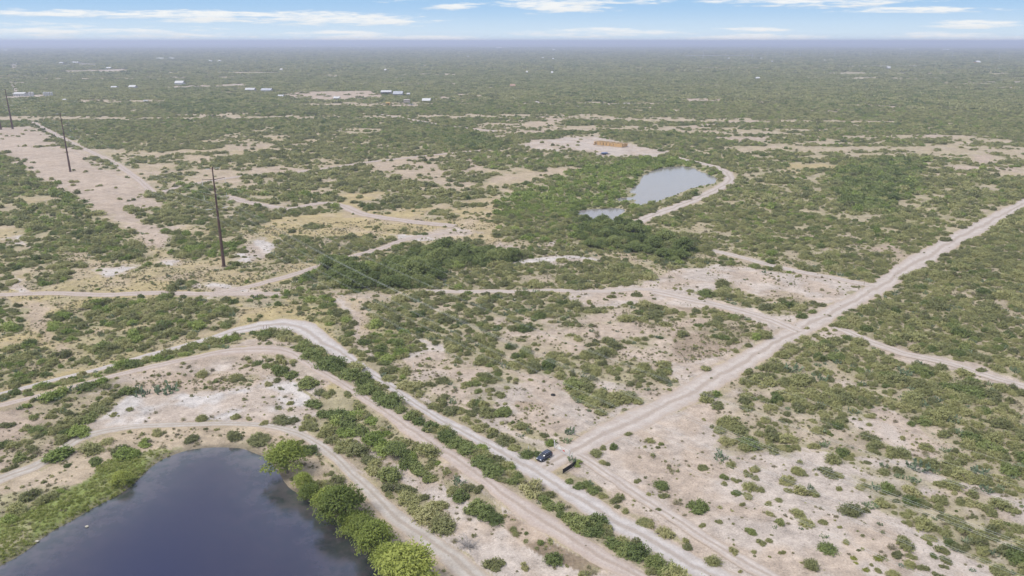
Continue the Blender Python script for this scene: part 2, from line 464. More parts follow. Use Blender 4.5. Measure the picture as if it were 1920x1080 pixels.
zone('A1', [(810, 0), (1020, 0), (1020, 40), (880, 60)], c=.8)
zone('A1', [(1510, 290), (1640, 250), (1920, 255), (1920, 370), (1700, 410), (1540, 392)], c=.86)
zone('A2', [(0, 245), (150, 230), (300, 260), (240, 310), (0, 360)], c=.88)
zone('A1', [(1400, 535), (1640, 500), (1700, 450), (1920, 390), (1920, 640), (1800, 660), (1640, 600), (1560, 560)], c=.62, n=.35, y=.3)
zone('A1', [(1520, 60), (1800, 70), (1830, 110), (1640, 135), (1560, 105)], c=.7)
zone('A1', [(1360, 20), (1470, 40), (1490, 80), (1380, 60)], c=.6)
zone('A1', [(1480, 150), (1920, 110), (1920, 230), (1600, 260), (1480, 230)], c=.05, y=1.0)
zone('A1', [(1700, 190), (1800, 180), (1860, 200), (1740, 215)], c=.7, y=.6)
zone('A1', [(975, 520), (1080, 500), (1100, 530), (1040, 555), (980, 555)], c=.95)
zone('A1', [(270, 700), (550, 610), (750, 600), (1150, 568), (1330, 640), (1300, 740), (1100, 795), (900, 850), (700, 900), (540, 955), (350, 1000), (0, 1100), (-300, 1120), (-300, 900), (0, 885), (150, 870), (400, 860), (300, 780)], c=.72, n=.3, y=.5)
zone('A1', [(540, 640), (700, 610), (1150, 570), (1330, 640), (1280, 720), (1000, 720), (800, 740), (640, 700)], c=.82, n=.1)
zone('A1', [(270, 600), (560, 590), (560, 640), (300, 690)], c=.3, y=.9, n=.3)
zone('A1', [(1320, 590), (1560, 580), (1640, 620), (1400, 660)], c=.45, n=.3)
zone('A1', [(1330, 660), (1640, 640), (1700, 690), (1500, 710), (1300, 760)], c=.08, y=.9)
zone('A1', [(500, 760), (850, 740), (980, 720), (700, 790), (520, 800)], c=.15, y=.6)
zone('A1', [(-200, 600), (80, 600), (110, 680), (150, 780), (0, 815), (-200, 830)], c=.75, n=.35)
zone('A1', [(90, 600), (230, 620), (270, 720), (310, 830), (400, 930), (340, 940), (200, 800)], c=.06, y=.35)
zone('A1', [(-200, 830), (150, 820), (300, 850), (300, 880), (0, 890), (-200, 900)], c=.2, y=.9)
for pts in ([(20, 240), (160, 255), (190, 310), (60, 285)], [(535, 430), (770, 410), (720, 440), (640, 485), (560, 495)], [(870, 400), (940, 370), (1040, 395), (900, 428)], [(1310, 388), (1390, 335), (1430, 270), (1480, 238), (1540, 300), (1500, 365), (1450, 395)], [(60, 480), (150, 510), (160, 575), (50, 565)], [(1080, 520), (1250, 510), (1560, 560), (1400, 590), (1200, 590)]):
    zone('A1', pts, c=.03, w=.65)
# middle
zone('A2', [(0, 0), (900, 0), (880, 250), (760, 300), (0, 240)], c=.1, y=.95)
zone('A2', [(80, 60), (280, 10), (900, 0), (760, 45), (600, 60), (400, 105), (200, 112)], c=.82)
zone('A2', [(300, 90), (640, 60), (880, 60), (700, 130), (560, 165), (430, 140)], c=.45, y=.8)
zone('A2', [(430, 120), (560, 105), (640, 135), (580, 160)], c=.8)
zone('A2', [(700, 150), (880, 160), (860, 250), (1000, 280), (760, 300), (620, 260)], c=.04, y=.6)
zone('A2', [(900, 0), (1320, 0), (1660, 0), (1650, 30), (1640, 60), (1560, 90), (1330, 100), (1320, 130), (1000, 160), (900, 140)], c=.9, n=.9)
zone('T2', [(980, 1080), (1200, 1010), (1400, 960), (1640, 890), (1920, 890), (1920, 945), (1780, 940), (1690, 990), (1640, 1080)], c=.9, n=.8)
zone('T2', [(1250, 980), (1450, 930), (1700, 890), (1920, 890), (1900, 940), (1770, 940), (1680, 985), (1640, 1050)], c=.92, n=1.0)
zone('T3', [(0, 895), (120, 920), (210, 970), (230, 1000), (190, 1040), (60, 1080), (0, 1085), (80, 1045), (185, 1010), (130, 970), (0, 930)], c=.9, n=.6)
zone('A2', [(1540, 130), (1700, 60), (1920, -5), (1920, 15), (1770, 80), (1600, 150)], c=.9, n=.6)
zone('A2', [(850, 200), (980, 150), (1300, 130), (1400, 180), (1350, 240), (1100, 265), (900, 250)], c=.88, n=.2)
zone('A2', [(1300, 250), (1420, 160), (1600, 180), (1750, 250), (1920, 290), (1920, 395), (1780, 365), (1650, 345), (1500, 320), (1330, 310)], c=.95, n=.35, d=.6)
zone('A2', [(1080, 300), (1250, 285), (1360, 340), (1200, 375), (1050, 345)], c=.55, b=.6)
zone('A2', [(1360, 340), (1640, 350), (1700, 390), (1480, 380)], c=.12, y=.3)
zone('A2', [(580, 262), (720, 250), (810, 262), (780, 292), (680, 312), (600, 292)], c=.85)
zone('A2', [(270, 240), (450, 232), (640, 190), (780, 230), (650, 250), (420, 278), (320, 268)], c=.03, w=.6)
zone('A2', [(770, 315), (900, 280), (1030, 320), (860, 345)], c=.1, w=.3)
zone('A2', [(1150, 290), (1280, 255), (1310, 240), (1300, 262), (1180, 300)], c=.03, w=.4)
zone('A2', [(100, 330), (380, 280), (620, 320), (640, 350), (300, 380), (100, 400)], c=.7, y=.4)
zone('A2', [(-120, 420), (100, 425), (300, 370), (600, 350), (700, 345), (560, 420), (600, 500), (470, 545), (100, 560), (-60, 540)], c=.97, d=.75, n=.35)
zone('A2', [(560, 400), (850, 330), (1020, 340), (960, 400), (860, 430), (700, 450)], c=.97, d=.7, n=.2)
zone('A2', [(600, 440), (960, 405), (1100, 410), (1250, 440), (1400, 470), (1600, 520), (1600, 548), (1100, 548), (480, 545)], c=.82)
zone('A2', [(965, 405), (1200, 358), (1490, 380), (1460, 402), (1260, 395), (1220, 425)], c=.03, w=.65)
zone('A2', [(1240, 390), (1400, 388), (1560, 400), (1700, 420), (1765, 500), (1680, 512), (1500, 470), (1320, 432)], c=.92)
zone('A2', [(-60, 560), (450, 572), (1480, 570), (1780, 575), (1920, 620), (1920, 1090), (700, 1090), (300, 1000), (120, 900), (60, 700)], c=.5, w=.1)
zone('A2', [(110, 600), (300, 572), (1000, 575), (1480, 570), (1790, 580), (1660, 640), (1480, 665), (1400, 725), (1250, 690), (900, 700), (850, 820), (600, 840), (420, 760), (150, 720)], c=.78)
zone('A2', [(120, 740), (400, 740), (420, 900), (250, 950), (180, 860)], c=.75, n=.45, y=.5)
zone('A2', [(620, 860), (1000, 830), (1250, 830), (1600, 960), (1590, 1040), (1250, 1010), (1000, 990), (640, 960)], c=.68)
zone('A2', [(390, 800), (600, 850), (560, 930), (380, 985), (355, 930), (430, 860)], c=.06, w=.4)
zone('A2', [(1420, 680), (1600, 640), (1920, 610), (1920, 800), (1650, 870), (1480, 820), (1450, 740)], c=.28, w=.2)
zone('A2', [(1600, 720), (1880, 690), (1900, 760), (1760, 840), (1660, 800)], c=.55)
zone('A2', [(-60, 560), (100, 600), (170, 740), (180, 900), (240, 1000), (120, 900), (0, 680)], c=.1, y=.4)
zone('A2', [(-60, 620), (100, 770), (300, 960), (420, 1090), (270, 1090), (120, 940), (0, 830), (-80, 730)], c=.85, n=.2)
zone('A2', [(380, 1000), (700, 1010), (1000, 1000), (1300, 1040), (1920, 1020), (1920, 1090), (400, 1090)], c=.35, w=.2)
zone('A2', [(-10, 560), (60, 640), (100, 720), (150, 850), (200, 930), (170, 935), (110, 860), (60, 760), (0, 680)], c=.02, w=.35)
for pts in ([(900, 488), (1380, 470), (1390, 485), (950, 497)], [(340, 398), (720, 388), (725, 402), (340, 407)], [(390, 345), (550, 362), (540, 372), (400, 358)], [(0, 545), (300, 528), (300, 545), (0, 560)], [(40, 370), (110, 340), (115, 372), (90, 400)], [(670, 572), (820, 572), (820, 578), (670, 578)]):
    zone('T1', pts, c=.06, w=.2)
for pts in ([(0, 300), (420, 305), (420, 318), (0, 318)], [(1210, 275), (1490, 278), (1480, 292), (1250, 288)]):
    zone('T3', pts, c=.05)
# right
zone('A3', [(-20, 200), (0, 430), (230, 412), (450, 440), (620, 452), (830, 480), (1060, 505), (960, 575), (860, 622), (700, 702), (500, 790), (400, 862), (0, 1090), (-640, 1090), (-640, 560), (-250, 510), (0, 430)], c=.04, w=.35)
zone('A3', [(60, 562), (250, 540), (420, 582), (580, 552), (720, 590), (785, 630), (690, 702), (540, 692), (350, 645), (160, 595)], c=.72, b=.2)
zone('A3', [(190, 510), (280, 500), (280, 540), (210, 535)], c=.6)
zone('A3', [(-60, 640), (250, 670), (460, 750), (480, 800), (300, 900), (0, 960), (-60, 960)], c=.2, b=.8)
zone('A3', [(-640, 640), (-60, 640), (-60, 1090), (-640, 1090)], c=.5, w=.1)
zone('A3', [(780, 310), (1050, 290), (1250, 300), (1300, 345), (1180, 400), (950, 345), (800, 340)], c=.3, b=.4)
zone('A3', [(870, 220), (1030, 250), (1000, 290), (880, 250)], c=.4)
zone('A3', [(1600, 60), (1800, 75), (1730, 140), (1620, 110)], c=.4)
zone('A3', [(460, 330), (700, 300), (800, 370), (1040, 400), (1040, 470), (850, 465), (620, 410)], c=.85)
zone('A3', [(160, 330), (480, 400), (640, 420), (610, 450), (350, 400), (150, 370)], c=.5)
zone('A3', [(900, 690), (1270, 470), (1580, 290), (1920, 90), (2400, -200), (2400, 1200), (1900, 1090), (1700, 1010), (1400, 920), (1250, 890), (1050, 820), (920, 750)], c=.88)
zone('A3', [(1600, 800), (1920, 760), (1920, 1000), (1640, 900)], c=.7)
zone('A3', [(1220, 810), (1320, 830), (1280, 870)], c=.2)
zone('A3', [(830, 740), (1050, 815), (1250, 885), (1400, 915), (1600, 945), (1750, 1000), (1950, 1080), (2100, 1130), (2100, 1180), (1750, 1075), (1500, 1000), (1250, 960), (1050, 880), (700, 830)], c=.06, w=.2)
zone('A3', [(250, 1090), (440, 965), (650, 870), (830, 820), (1030, 850), (1030, 900), (1240, 970), (1600, 1060), (1800, 1090)], c=.82)
# lower right
zone('B3', [(-130, 330), (150, 90), (420, -10), (2300, -10), (2300, 700), (1920, 640), (1500, 500), (1200, 400), (800, 360), (300, 380)], c=.66, w=.25)
zone('B3', [(850, 0), (1100, 20), (1190, 120), (1330, 240), (1480, 400), (1350, 420), (1060, 300), (950, 200), (1060, 100)], c=.32, w=.35)
zone('B3', [(1500, -10), (2300, -10), (2300, 560), (1920, 520), (1720, 400), (1680, 250), (1500, 160)], c=.86)
zone('B3', [(-400, 400), (0, 370), (300, 380), (800, 370), (1200, 420), (1500, 520), (1920, 660), (2300, 720), (2300, 1500), (-400, 1500)], c=.22, w=.35)
zone('B3', [(-400, 400), (0, 370), (300, 420), (600, 500), (900, 620), (1200, 760), (1560, 930), (2000, 1200), (2000, 1500), (-400, 1500)], c=.04, w=.35)
zone('B2', [(1300, 380), (1500, 300), (1920, 150), (2100, 80), (2100, 1500), (1920, 900), (1500, 640), (1260, 480)], c=.07, w=.3)
# block behind the gate
zone('B2', [(300, 0), (1920, 0), (1700, 120), (1500, 200), (1340, 300), (1200, 380), (1100, 440), (900, 350)], c=.16, w=.35, b=.15)
zone('B2', [(370, 0), (480, 0), (490, 60), (400, 70)], c=.9)
zone('B2', [(510, 60), (580, 70), (650, 140), (720, 190), (850, 270), (1000, 330), (1125, 385), (1030, 412), (900, 345), (700, 235), (560, 150)], c=.93)
zone('B2', [(690, 100), (840, 110), (920, 160), (830, 190), (740, 140)], c=.85)
zone('B2', [(900, 200), (1050, 220), (1200, 320), (1100, 315), (930, 250)], c=.6, b=.3)
zone('B2', [(1250, 15), (1360, 10), (1500, 60), (1740, 75), (1650, 115), (1550, 120), (1490, 190), (1330, 95)], c=.85)
zone('B2', [(960, 110), (1150, 110), (1130, 170), (1000, 150)], c=.2, b=.8)
zone('B2', [(1245, 490), (1330, 520), (1500, 610), (1500, 640), (1640, 715), (1780, 800), (1920, 880), (1920, 900), (1600, 730), (1440, 640), (1260, 535)], c=.8)
# levees round the pond
zone('A1', [(560, 1085), (900, 1000), (1250, 905), (1600, 885), (1720, 950), (1900, 1085), (1300, 1300), (300, 1300)], c=.10, w=.25, b=.2)
zone('B2', [(-640, -200), (210, 0), (550, 235), (850, 400), (1130, 560), (1440, 790), (1920, 1065), (2300, 1300), (2000, 1280), (1680, 1085), (1220, 800), (900, 600), (520, 340), (170, 115), (-120, -110)], c=.6, n=.1)
zone('A1', [(1480, 780), (1560, 775), (1700, 830), (1780, 890), (1900, 960), (1920, 1000), (1920, 1070), (1800, 1000), (1680, 920), (1600, 870)], c=.75)
zone('A1', [(1250, 880), (1420, 830), (1560, 810), (1640, 860), (1560, 880), (1400, 884)], c=.06, w=.2)
zone('A1', [(230, 1085), (620, 992), (1000, 890), (1200, 834), (1430, 787), (1480, 790), (1300, 850), (1080, 940), (700, 1025), (540, 1066), (300, 1130), (-300, 1290), (-300, 1200)], c=.9, n=.35)
zone('B1', [(-300, 240), (0, 165), (400, 55), (560, 10), (700, -30), (560, 40), (300, 120), (100, 190), (0, 230), (-300, 320)], c=.75, n=.45)
zone('B2', [(-1000, 60), (-700, -100), (0, 60), (350, 315), (600, 485), (900, 720), (1500, 1085), (1800, 1290), (1050, 1290), (830, 1080), (600, 895), (370, 735), (180, 560), (0, 420), (-200, 300), (-700, 220)], c=.05, w=.4)
zone('B1', [(-300, 200), (0, 170), (560, 60), (850, -30), (1300, -60), (1500, -20), (1380, 30), (1080, 60), (760, 120), (500, 240), (330, 340), (200, 430), (-300, 600)], c=.2, b=.3)
zone('B1', [(350, 180), (520, 120), (700, 90), (720, 150), (520, 190), (440, 225)], c=.5)
zone('B1', [(900, -50), (1300, -60), (1450, -40), (1400, 10), (1100, 20)], c=.4, b=.6)
zone('B1', [(700, 60), (1100, 60), (1450, 20), (1640, 0), (1740, 60), (1850, 170), (1700, 200), (1300, 200), (700, 228), (480, 260), (560, 160)], c=.015, w=.8)
zone('B1', [(1640, -30), (1760, 60), (1860, 150), (1920, 240), (1920, 400), (1760, 290), (1680, 210), (1840, 170), (1740, 60)], c=.9, n=.2)
zone('B2', [(-120, 30), (0, 55), (350, 315), (530, 420), (560, 500), (430, 520), (240, 380), (60, 300), (-120, 160)], c=.8, n=.3)
zone('B2', [(460, 470), (640, 520), (680, 560), (560, 590)], c=.25, b=1.5)
zone('B2', [(830, 740), (960, 770), (1150, 880), (1330, 985), (1500, 1085), (1380, 1100), (1180, 1000), (1000, 900)], c=.25, b=1.7)
zone('B2', [(600, 580), (720, 600), (900, 720), (900, 780), (800, 730), (640, 640)], c=.7, n=.1)
zone('B2', [(-100, 230), (60, 330), (200, 440), (300, 520), (430, 640), (560, 700), (640, 830), (560, 840), (380, 720), (260, 640), (100, 480), (0, 410), (-100, 330)], c=.75)
# pond shore
zone('B1', [(-300, 700), (0, 565), (220, 490), (380, 380), (480, 310), (700, 268), (900, 256), (1200, 245), (1450, 248), (1560, 268), (1680, 300), (1760, 360), (1850, 430), (1990, 540), (2220, 740), (2420, 900), (2700, 1120), (2700, 1400), (-300, 1400)], c=.05, w=.1, y=.25)
zone('B1', [(-300, 1150), (-300, 860), (0, 770), (160, 700), (400, 600), (520, 520), (620, 430), (800, 395), (990, 355), (1010, 380), (930, 410), (840, 490), (760, 590), (520, 710), (250, 860), (0, 1060)], c=.02, n=1.4)
zone('B1', [(-300, 1000), (-300, 640), (0, 620), (330, 560), (480, 550), (330, 650), (150, 720), (-100, 800)], c=.25, n=.5)
zone('B1', [(990, 330), (1480, 330), (1520, 420), (1400, 375), (1150, 355), (1010, 372)], c=.02, n=.5)


def project_zone(x, y, seed):
    r = np.hypot(x, y)
    amp = np.clip(r * 0.011, 1.3, 9.0)
    sc = 7.0
    wx = x + (fbm(x, y, sc, seed, 2) - 0.5) * 3.0 * amp
    wy = y + (fbm(x, y, sc, seed + 5, 2) - 0.5) * 3.0 * amp
    px, py = proj(wx, wy)
    n = x.size
    out = {}
    far = sstep(r, 500, 1500)
    streak = uni(0.6 * fbm(x * .45, y, 120, 31, 3) + 0.4 * fbm(x * .6, y, 40, 33, 2), .11)
    out['c'] = np.clip(0.70 + 0.24 * far - 0.50 * (streak > 0.915) * (r > 420), 0, 1)
    thin = uni(fbm(x * .2, y, 75, 37, 3), .13)
    out['c'] = np.where((thin > .885) & (r > 560) & (r < 4200), .22, out['c'])
    out['y'] = 0.35 - 0.1 * far
    out['n'] = 0.12 + 0 * r
    out['w'] = 0.12 + 0 * r
    out['b'] = 0 * r
    out['d'] = 0.22 * (uni(fbm(x, y, 160, 77, 2)) > 0.7) * 1.0
    for poly, kw in Z:
        x0, y0 = poly.min(0)
        x1, y1 = poly.max(0)
        idx = np.nonzero((px > x0) & (px < x1) & (py > y0) & (py < y1))[0]
        if idx.size == 0:
            continue
        idx = idx[inpoly(px[idx], py[idx], poly)]
        for k in 'cynwbd':
            out[k][idx] = kw.get(k, 0.0)
    c = out['c']
    out['c'] = np.clip(c + .13 * np.exp(-((c - .55) / .28) ** 2), 0, 1)
    return out


def road_mask(x, y):
    m = np.zeros(x.shape, bool)
    for k, P_ in ROADPOLY.items():
        idx = np.nonzero((x > P_[:, 0].min()) & (x < P_[:, 0].max()) & (y > P_[:, 1].min()) & (y < P_[:, 1].max()))[0]
        if idx.size:
            m[idx] |= inpoly(x[idx], y[idx], P_)
    return m


PADS = []           # (x, y, radius) kept free of brush


def wet(x, y, margin=0.6):
    m = np.zeros(x.shape, bool)
    for P_ in (P1W, P2W, P3W):
        idx = np.nonzero((x > P_[:, 0].min() - margin) & (x < P_[:, 0].max() + margin) & (y > P_[:, 1].min() - margin) & (y < P_[:, 1].max() + margin))[0]
        if idx.size:
            m[idx] |= inpoly(x[idx], y[idx], P_) | (seg_dist(x[idx], y[idx], P_) < margin)
    return m


def brush_noise(x, y):
    return uni(0.62 * fbm(x, y, 16, 3, 3) + 0.38 * fbm(x, y, 5.0, 9, 2), 0.115)


# ------------------------------------------------------------------ tagging helpers
def tag(o, label=None, cat=None, group=None, kind=None):
    if label:
        o['label'] = label
    if cat:
        o['category'] = cat
    if group:
        o['group'] = group
    if kind:
        o['kind'] = kind
    return o


def link(name, me, mat=None, parent=None):
    o = bpy.data.objects.new(name, me)
    COL.objects.link(o)
    if mat is not None and not me.materials:
        me.materials.append(mat)
    if parent is not None:
        o.parent = parent
    return o


def empty(name, loc, rz=0.0):
    o = bpy.data.objects.new(name, None)
    COL.objects.link(o)
    o.location = loc
    o.rotation_euler = (0, 0, rz)
    return o


def np_mesh(name, verts, faces, mats=(), midx=None, smooth=False):
    """verts (n,3), faces (m,k) with k constant"""
    me = bpy.data.meshes.new(name)
    v = np.asarray(verts, np.float32)
    f = np.asarray(faces, np.int32)
    m, k = f.shape
    me.vertices.add(len(v))
    me.vertices.foreach_set('co', v.ravel())
    me.loops.add(m * k)
    me.loops.foreach_set('vertex_index', f.ravel())
    me.polygons.add(m)
    me.polygons.foreach_set('loop_start', np.arange(0, m * k, k, dtype=np.int32))
    me.polygons.foreach_set('loop_total', np.full(m, k, np.int32))
    if midx is not None:
        me.polygons.foreach_set('material_index', np.asarray(midx, np.int32))
    me.polygons.foreach_set('use_smooth', np.full(m, smooth, bool))
    for mt in mats:
        me.materials.append(mt)
    me.update(calc_edges=True)
    return me


# ------------------------------------------------------------------ materials
def new_mat(name):
    m = bpy.data.materials.new(name)
    m.use_nodes = True
    return m, NT(m.node_tree)


def simple_mat(name, col, rough=0.7, metal=0.0, var=0.12, scale=3.0, spec=0.4):
    m, t = new_mat(name)
    p = t.n('ShaderNodeBsdfPrincipled')
    g = t.n('ShaderNodeTexCoord')
    nz = t.noise(g.outputs['Object'], scale, 4)
    c = t.mix(nz, tuple(max(0, v * (1 - var * 1.6)) for v in col), tuple(min(1, v * (1 + var * 1.2)) for v in col))
    t.l(c, p.inputs['Base Color'])
    p.inputs['Roughness'].default_value = rough
    p.inputs['Metallic'].default_value = metal
    p.inputs['Specular IOR Level'].default_value = spec
    o = t.n('ShaderNodeOutputMaterial')
    t.l(p.outputs[0], o.inputs[0])
    return m


def leaf_mat(name, stops, trans=0.35, patch=0.5):
    m, t = new_mat(name)
    oi = t.n('ShaderNodeObjectInfo')
    ge = t.n('ShaderNodeNewGeometry')
    tcx = t.n('ShaderNodeTexCoord')
    big = t.noise(ge.outputs['Position'], 0.035, 2)
    fine = t.noise(tcx.outputs['Object'], 7.0, 3)
    f = t.m('ADD', t.m('MULTIPLY', oi.outputs['Random'], 0.72), t.m('MULTIPLY', t.m('SUBTRACT', big, 0.28), patch))
    f = t.m('ADD', f, t.m('MULTIPLY', t.m('SUBTRACT', fine, 0.5), 0.75), clamp=True)
    col = t.ramp(f, stops)
    p = t.n('ShaderNodeBsdfPrincipled')
    t.l(col, p.inputs['Base Color'])
    p.inputs['Roughness'].default_value = 0.65
    p.inputs['Specular IOR Level'].default_value = 0.25
    tr = t.n('ShaderNodeBsdfTranslucent')
    t.l(t.mix(0.5, col, (0.2, 0.26, 0.05), 'MULTIPLY'), tr.inputs[0])
    t.l(col, tr.inputs[0])
    mx = t.n('ShaderNodeMixShader')
    mx.inputs[0].default_value = trans
    t.l(p.outputs[0], mx.inputs[1])
    t.l(tr.outputs[0], mx.inputs[2])
    o = t.n('ShaderNodeOutputMaterial')
    t.l(mx.outputs[0], o.inputs[0])
    return m


M = {}
M['mesquite'] = leaf_mat('mesquite_leaf', [(0.0, (.160, .168, .078)), (0.3, (.250, .256, .110)), (0.65, (.350, .342, .145)), (1.0, (.440, .400, .215))], patch=.35)
M['dark'] = leaf_mat('dark_leaf', [(0.0, (.105, .138, .044)), (0.5, (.195, .232, .078)), (1.0, (.290, .308, .112))])
M['lush'] = leaf_mat('lush_leaf', [(0.0, (.150, .200, .048)), (0.5, (.235, .290, .075)), (1.0, (.330, .365, .115))], 0.3)
M['willow'] = leaf_mat('willow_leaf', [(0.0, (.120, .155, .034)), (0.5, (.235, .275, .056)), (1.0, (.370, .390, .092))], 0.32, patch=.7)
M['pear'] = leaf_mat('cactus_pad', [(0.0, (0.098, 0.130, 0.081)), (0.6, (0.150, 0.189, 0.104)), (1.0, (0.215, 0.247, 0.124))], 0.0)
M['cushion'] = leaf_mat('cushion_leaf', [(0.0, (0.176, 0.195, 0.036)), (1.0, (0.293, 0.305, 0.058))], 0.2)
M['weed'] = leaf_mat('weed_leaf', [(0.0, (.190, .160, .105)), (0.5, (.250, .225, .125)), (1.0, (.330, .295, .180))], 0.2)
M['reed'] = leaf_mat('reed_leaf', [(0.0, (.150, .185, .040)), (0.5, (.240, .270, .060)), (1.0, (.360, .360, .140))], 0.3, patch=1.2)
M['bark'] = simple_mat('bark', (.20, .165, .13), 0.9, var=.3, scale=9)
M['dead'] = simple_mat('dead_wood', (.26, .24, .225), 0.9, var=.25, scale=6)

# ground
m, t = new_mat('ground_soil')
ge = t.n('ShaderNodeNewGeometry')
at = t.n('ShaderNodeAttribute', attribute_name='cover')
pos = ge.outputs['Position']
n1 = t.noise(pos, 0.45, 5, 0.6)
n2 = t.noise(pos, 2.6, 4, 0.65)
n3 = t.noise(pos, 0.11, 3, 0.5)
br = t.m('ADD', t.m('ADD', t.m('MULTIPLY', n1, 0.55), t.m('MULTIPLY', n2, 0.5)), t.m('MULTIPLY', n3, 0.35))
br = t.m('ADD', t.m('MULTIPLY', t.m('SUBTRACT', br, 0.70), 2.1), 1.0)
vm = t.n('ShaderNodeVectorMath', operation='SCALE')
t.l(at.outputs['Color'], vm.inputs[0])
t.l(br, vm.inputs['Scale'])
# litter and twigs: small dark flecks that gather where plants have grown
fl = t.noise(pos, 1.7, 3, 0.7, 0.6)
gate_ = t.noise(pos, 0.16, 2, 0.5)
fl2 = t.noise(pos, 3.6, 3, 0.7, 0.4)
fleck = t.m('MULTIPLY', t.m('MAXIMUM', t.smooth(fl, 0.57, 0.68), t.smooth(fl2, 0.58, 0.70)), t.smooth(gate_, 0.30, 0.60))
gcol = t.mix(t.m('MULTIPLY', fleck, 0.68), vm.outputs[0], (.125, .105, .078))
pale = t.m('MULTIPLY', t.smooth(t.noise(pos, 0.8, 4, 0.65), 0.60, 0.74), 0.35)
gcol = t.mix(pale, gcol, (.41, .365, .33))
p = t.n('ShaderNodeBsdfPrincipled')
t.l(gcol, p.inputs['Base Color'])
p.inputs['Roughness'].default_value = 0.95
p.inputs['Specular IOR Level'].default_value = 0.15
bp = t.n('ShaderNodeBump')
bp.inputs['Strength'].default_value = 0.55
bp.inputs['Distance'].default_value = 0.35
t.l(t.m('ADD', t.m('MULTIPLY', n1, 0.6), t.m('MULTIPLY', n2, 0.5)), bp.inputs['Height'])
t.l(bp.outputs[0], p.inputs['Normal'])
o = t.n('ShaderNodeOutputMaterial')
t.l(p.outputs[0], o.inputs[0])
M['ground'] = m


def road_mat(name, colA, colB, rut, verge):
    m, t = new_mat(name)
    ge = t.n('ShaderNodeNewGeometry')
    pos = ge.outputs['Position']
    ac = t.n('ShaderNodeAttribute', attribute_name='across')     # -1 .. 1 from edge to edge
    n1 = t.noise(pos, 0.35, 5, 0.6)
    n2 = t.noise(pos, 2.2, 4, 0.65)
    n0 = t.noise(pos, 0.06, 2, 0.5)
    c = t.mix(t.smooth(n1, 0.3, 0.7), colA, colB)
    a = t.m('ABSOLUTE', t.m('ADD', ac.outputs['Fac'], t.m('MULTIPLY', t.m('SUBTRACT', n0, 0.5), 0.7)))
    d = t.m('ABSOLUTE', t.m('SUBTRACT', a, 0.38))
    rt = t.m('MULTIPLY', t.m('SUBTRACT', 1.0, t.smooth(d, 0.04, 0.24)), t.m('MULTIPLY', n1, 1.1))
    c = t.mix(t.m('MULTIPLY', t.m('SUBTRACT', 1.0, t.smooth(a, 0.05, 0.28)), t.m('MULTIPLY', n1, 0.9)), c, tuple(v * .74 for v in verge))
    c = t.mix(t.m('MULTIPLY', rt, 0.9), c, rut)
    eg = t.smooth(t.m('ADD', t.m('ABSOLUTE', ac.outputs['Fac']), t.m('MULTIPLY', t.m('SUBTRACT', n1, 0.5), 0.9)), 0.62, 1.05)
    c = t.mix(t.m('MULTIPLY', eg, 0.75), c, verge)
    sc = t.n('ShaderNodeVectorMath', operation='SCALE')
    t.l(c, sc.inputs[0])
    t.l(t.m('ADD', 0.60, t.m('ADD', t.m('MULTIPLY', n2, 0.55), t.m('MULTIPLY', n1, 0.25))), sc.inputs['Scale'])
    p = t.n('ShaderNodeBsdfPrincipled')
    t.l(sc.outputs[0], p.inputs['Base Color'])
    p.inputs['Roughness'].default_value = 0.95
    p.inputs['Specular IOR Level'].default_value = 0.15
    bp = t.n('ShaderNodeBump')
    bp.inputs['Strength'].default_value = 0.4
    bp.inputs['Distance'].default_value = 0.2
    t.l(t.m('ADD', n2, t.m('MULTIPLY', rt, -0.6)), bp.inputs['Height'])
    t.l(bp.outputs[0], p.inputs['Normal'])
    o = t.n('ShaderNodeOutputMaterial')
    t.l(p.outputs[0], o.inputs[0])
    return m


SOIL = np.array((0.328, 0.258, 0.198))
PALE = np.array((0.401, 0.364, 0.333))
YELL = np.array((.310, .246, .130))
GREEN = np.array((.150, .175, .052))
LITT = np.array((.232, .205, .118))
BROWN = np.array((0.191, 0.146, 0.101))
FARG = np.array((.118, .124, .080))
_v = tuple(SOIL * 0.97)
M['road_main'] = road_mat('dirt_main', (0.335, 0.281, 0.241), (0.375, 0.325, 0.285), (0.402, 0.352, 0.312), _v)
M['road_caliche'] = road_mat('caliche', (0.335, 0.295, 0.265), (0.392, 0.355, 0.328), (0.419, 0.385, 0.362), _v)
M['road_dirt'] = road_mat('pink_dirt', (0.328, 0.265, 0.224), (0.358, 0.298, 0.258), (0.369, 0.315, 0.275), _v)
M['road_pond'] = road_mat('grey_dirt', (0.312, 0.271, 0.228), (0.358, 0.318, 0.275), (0.369, 0.335, 0.295), _v)


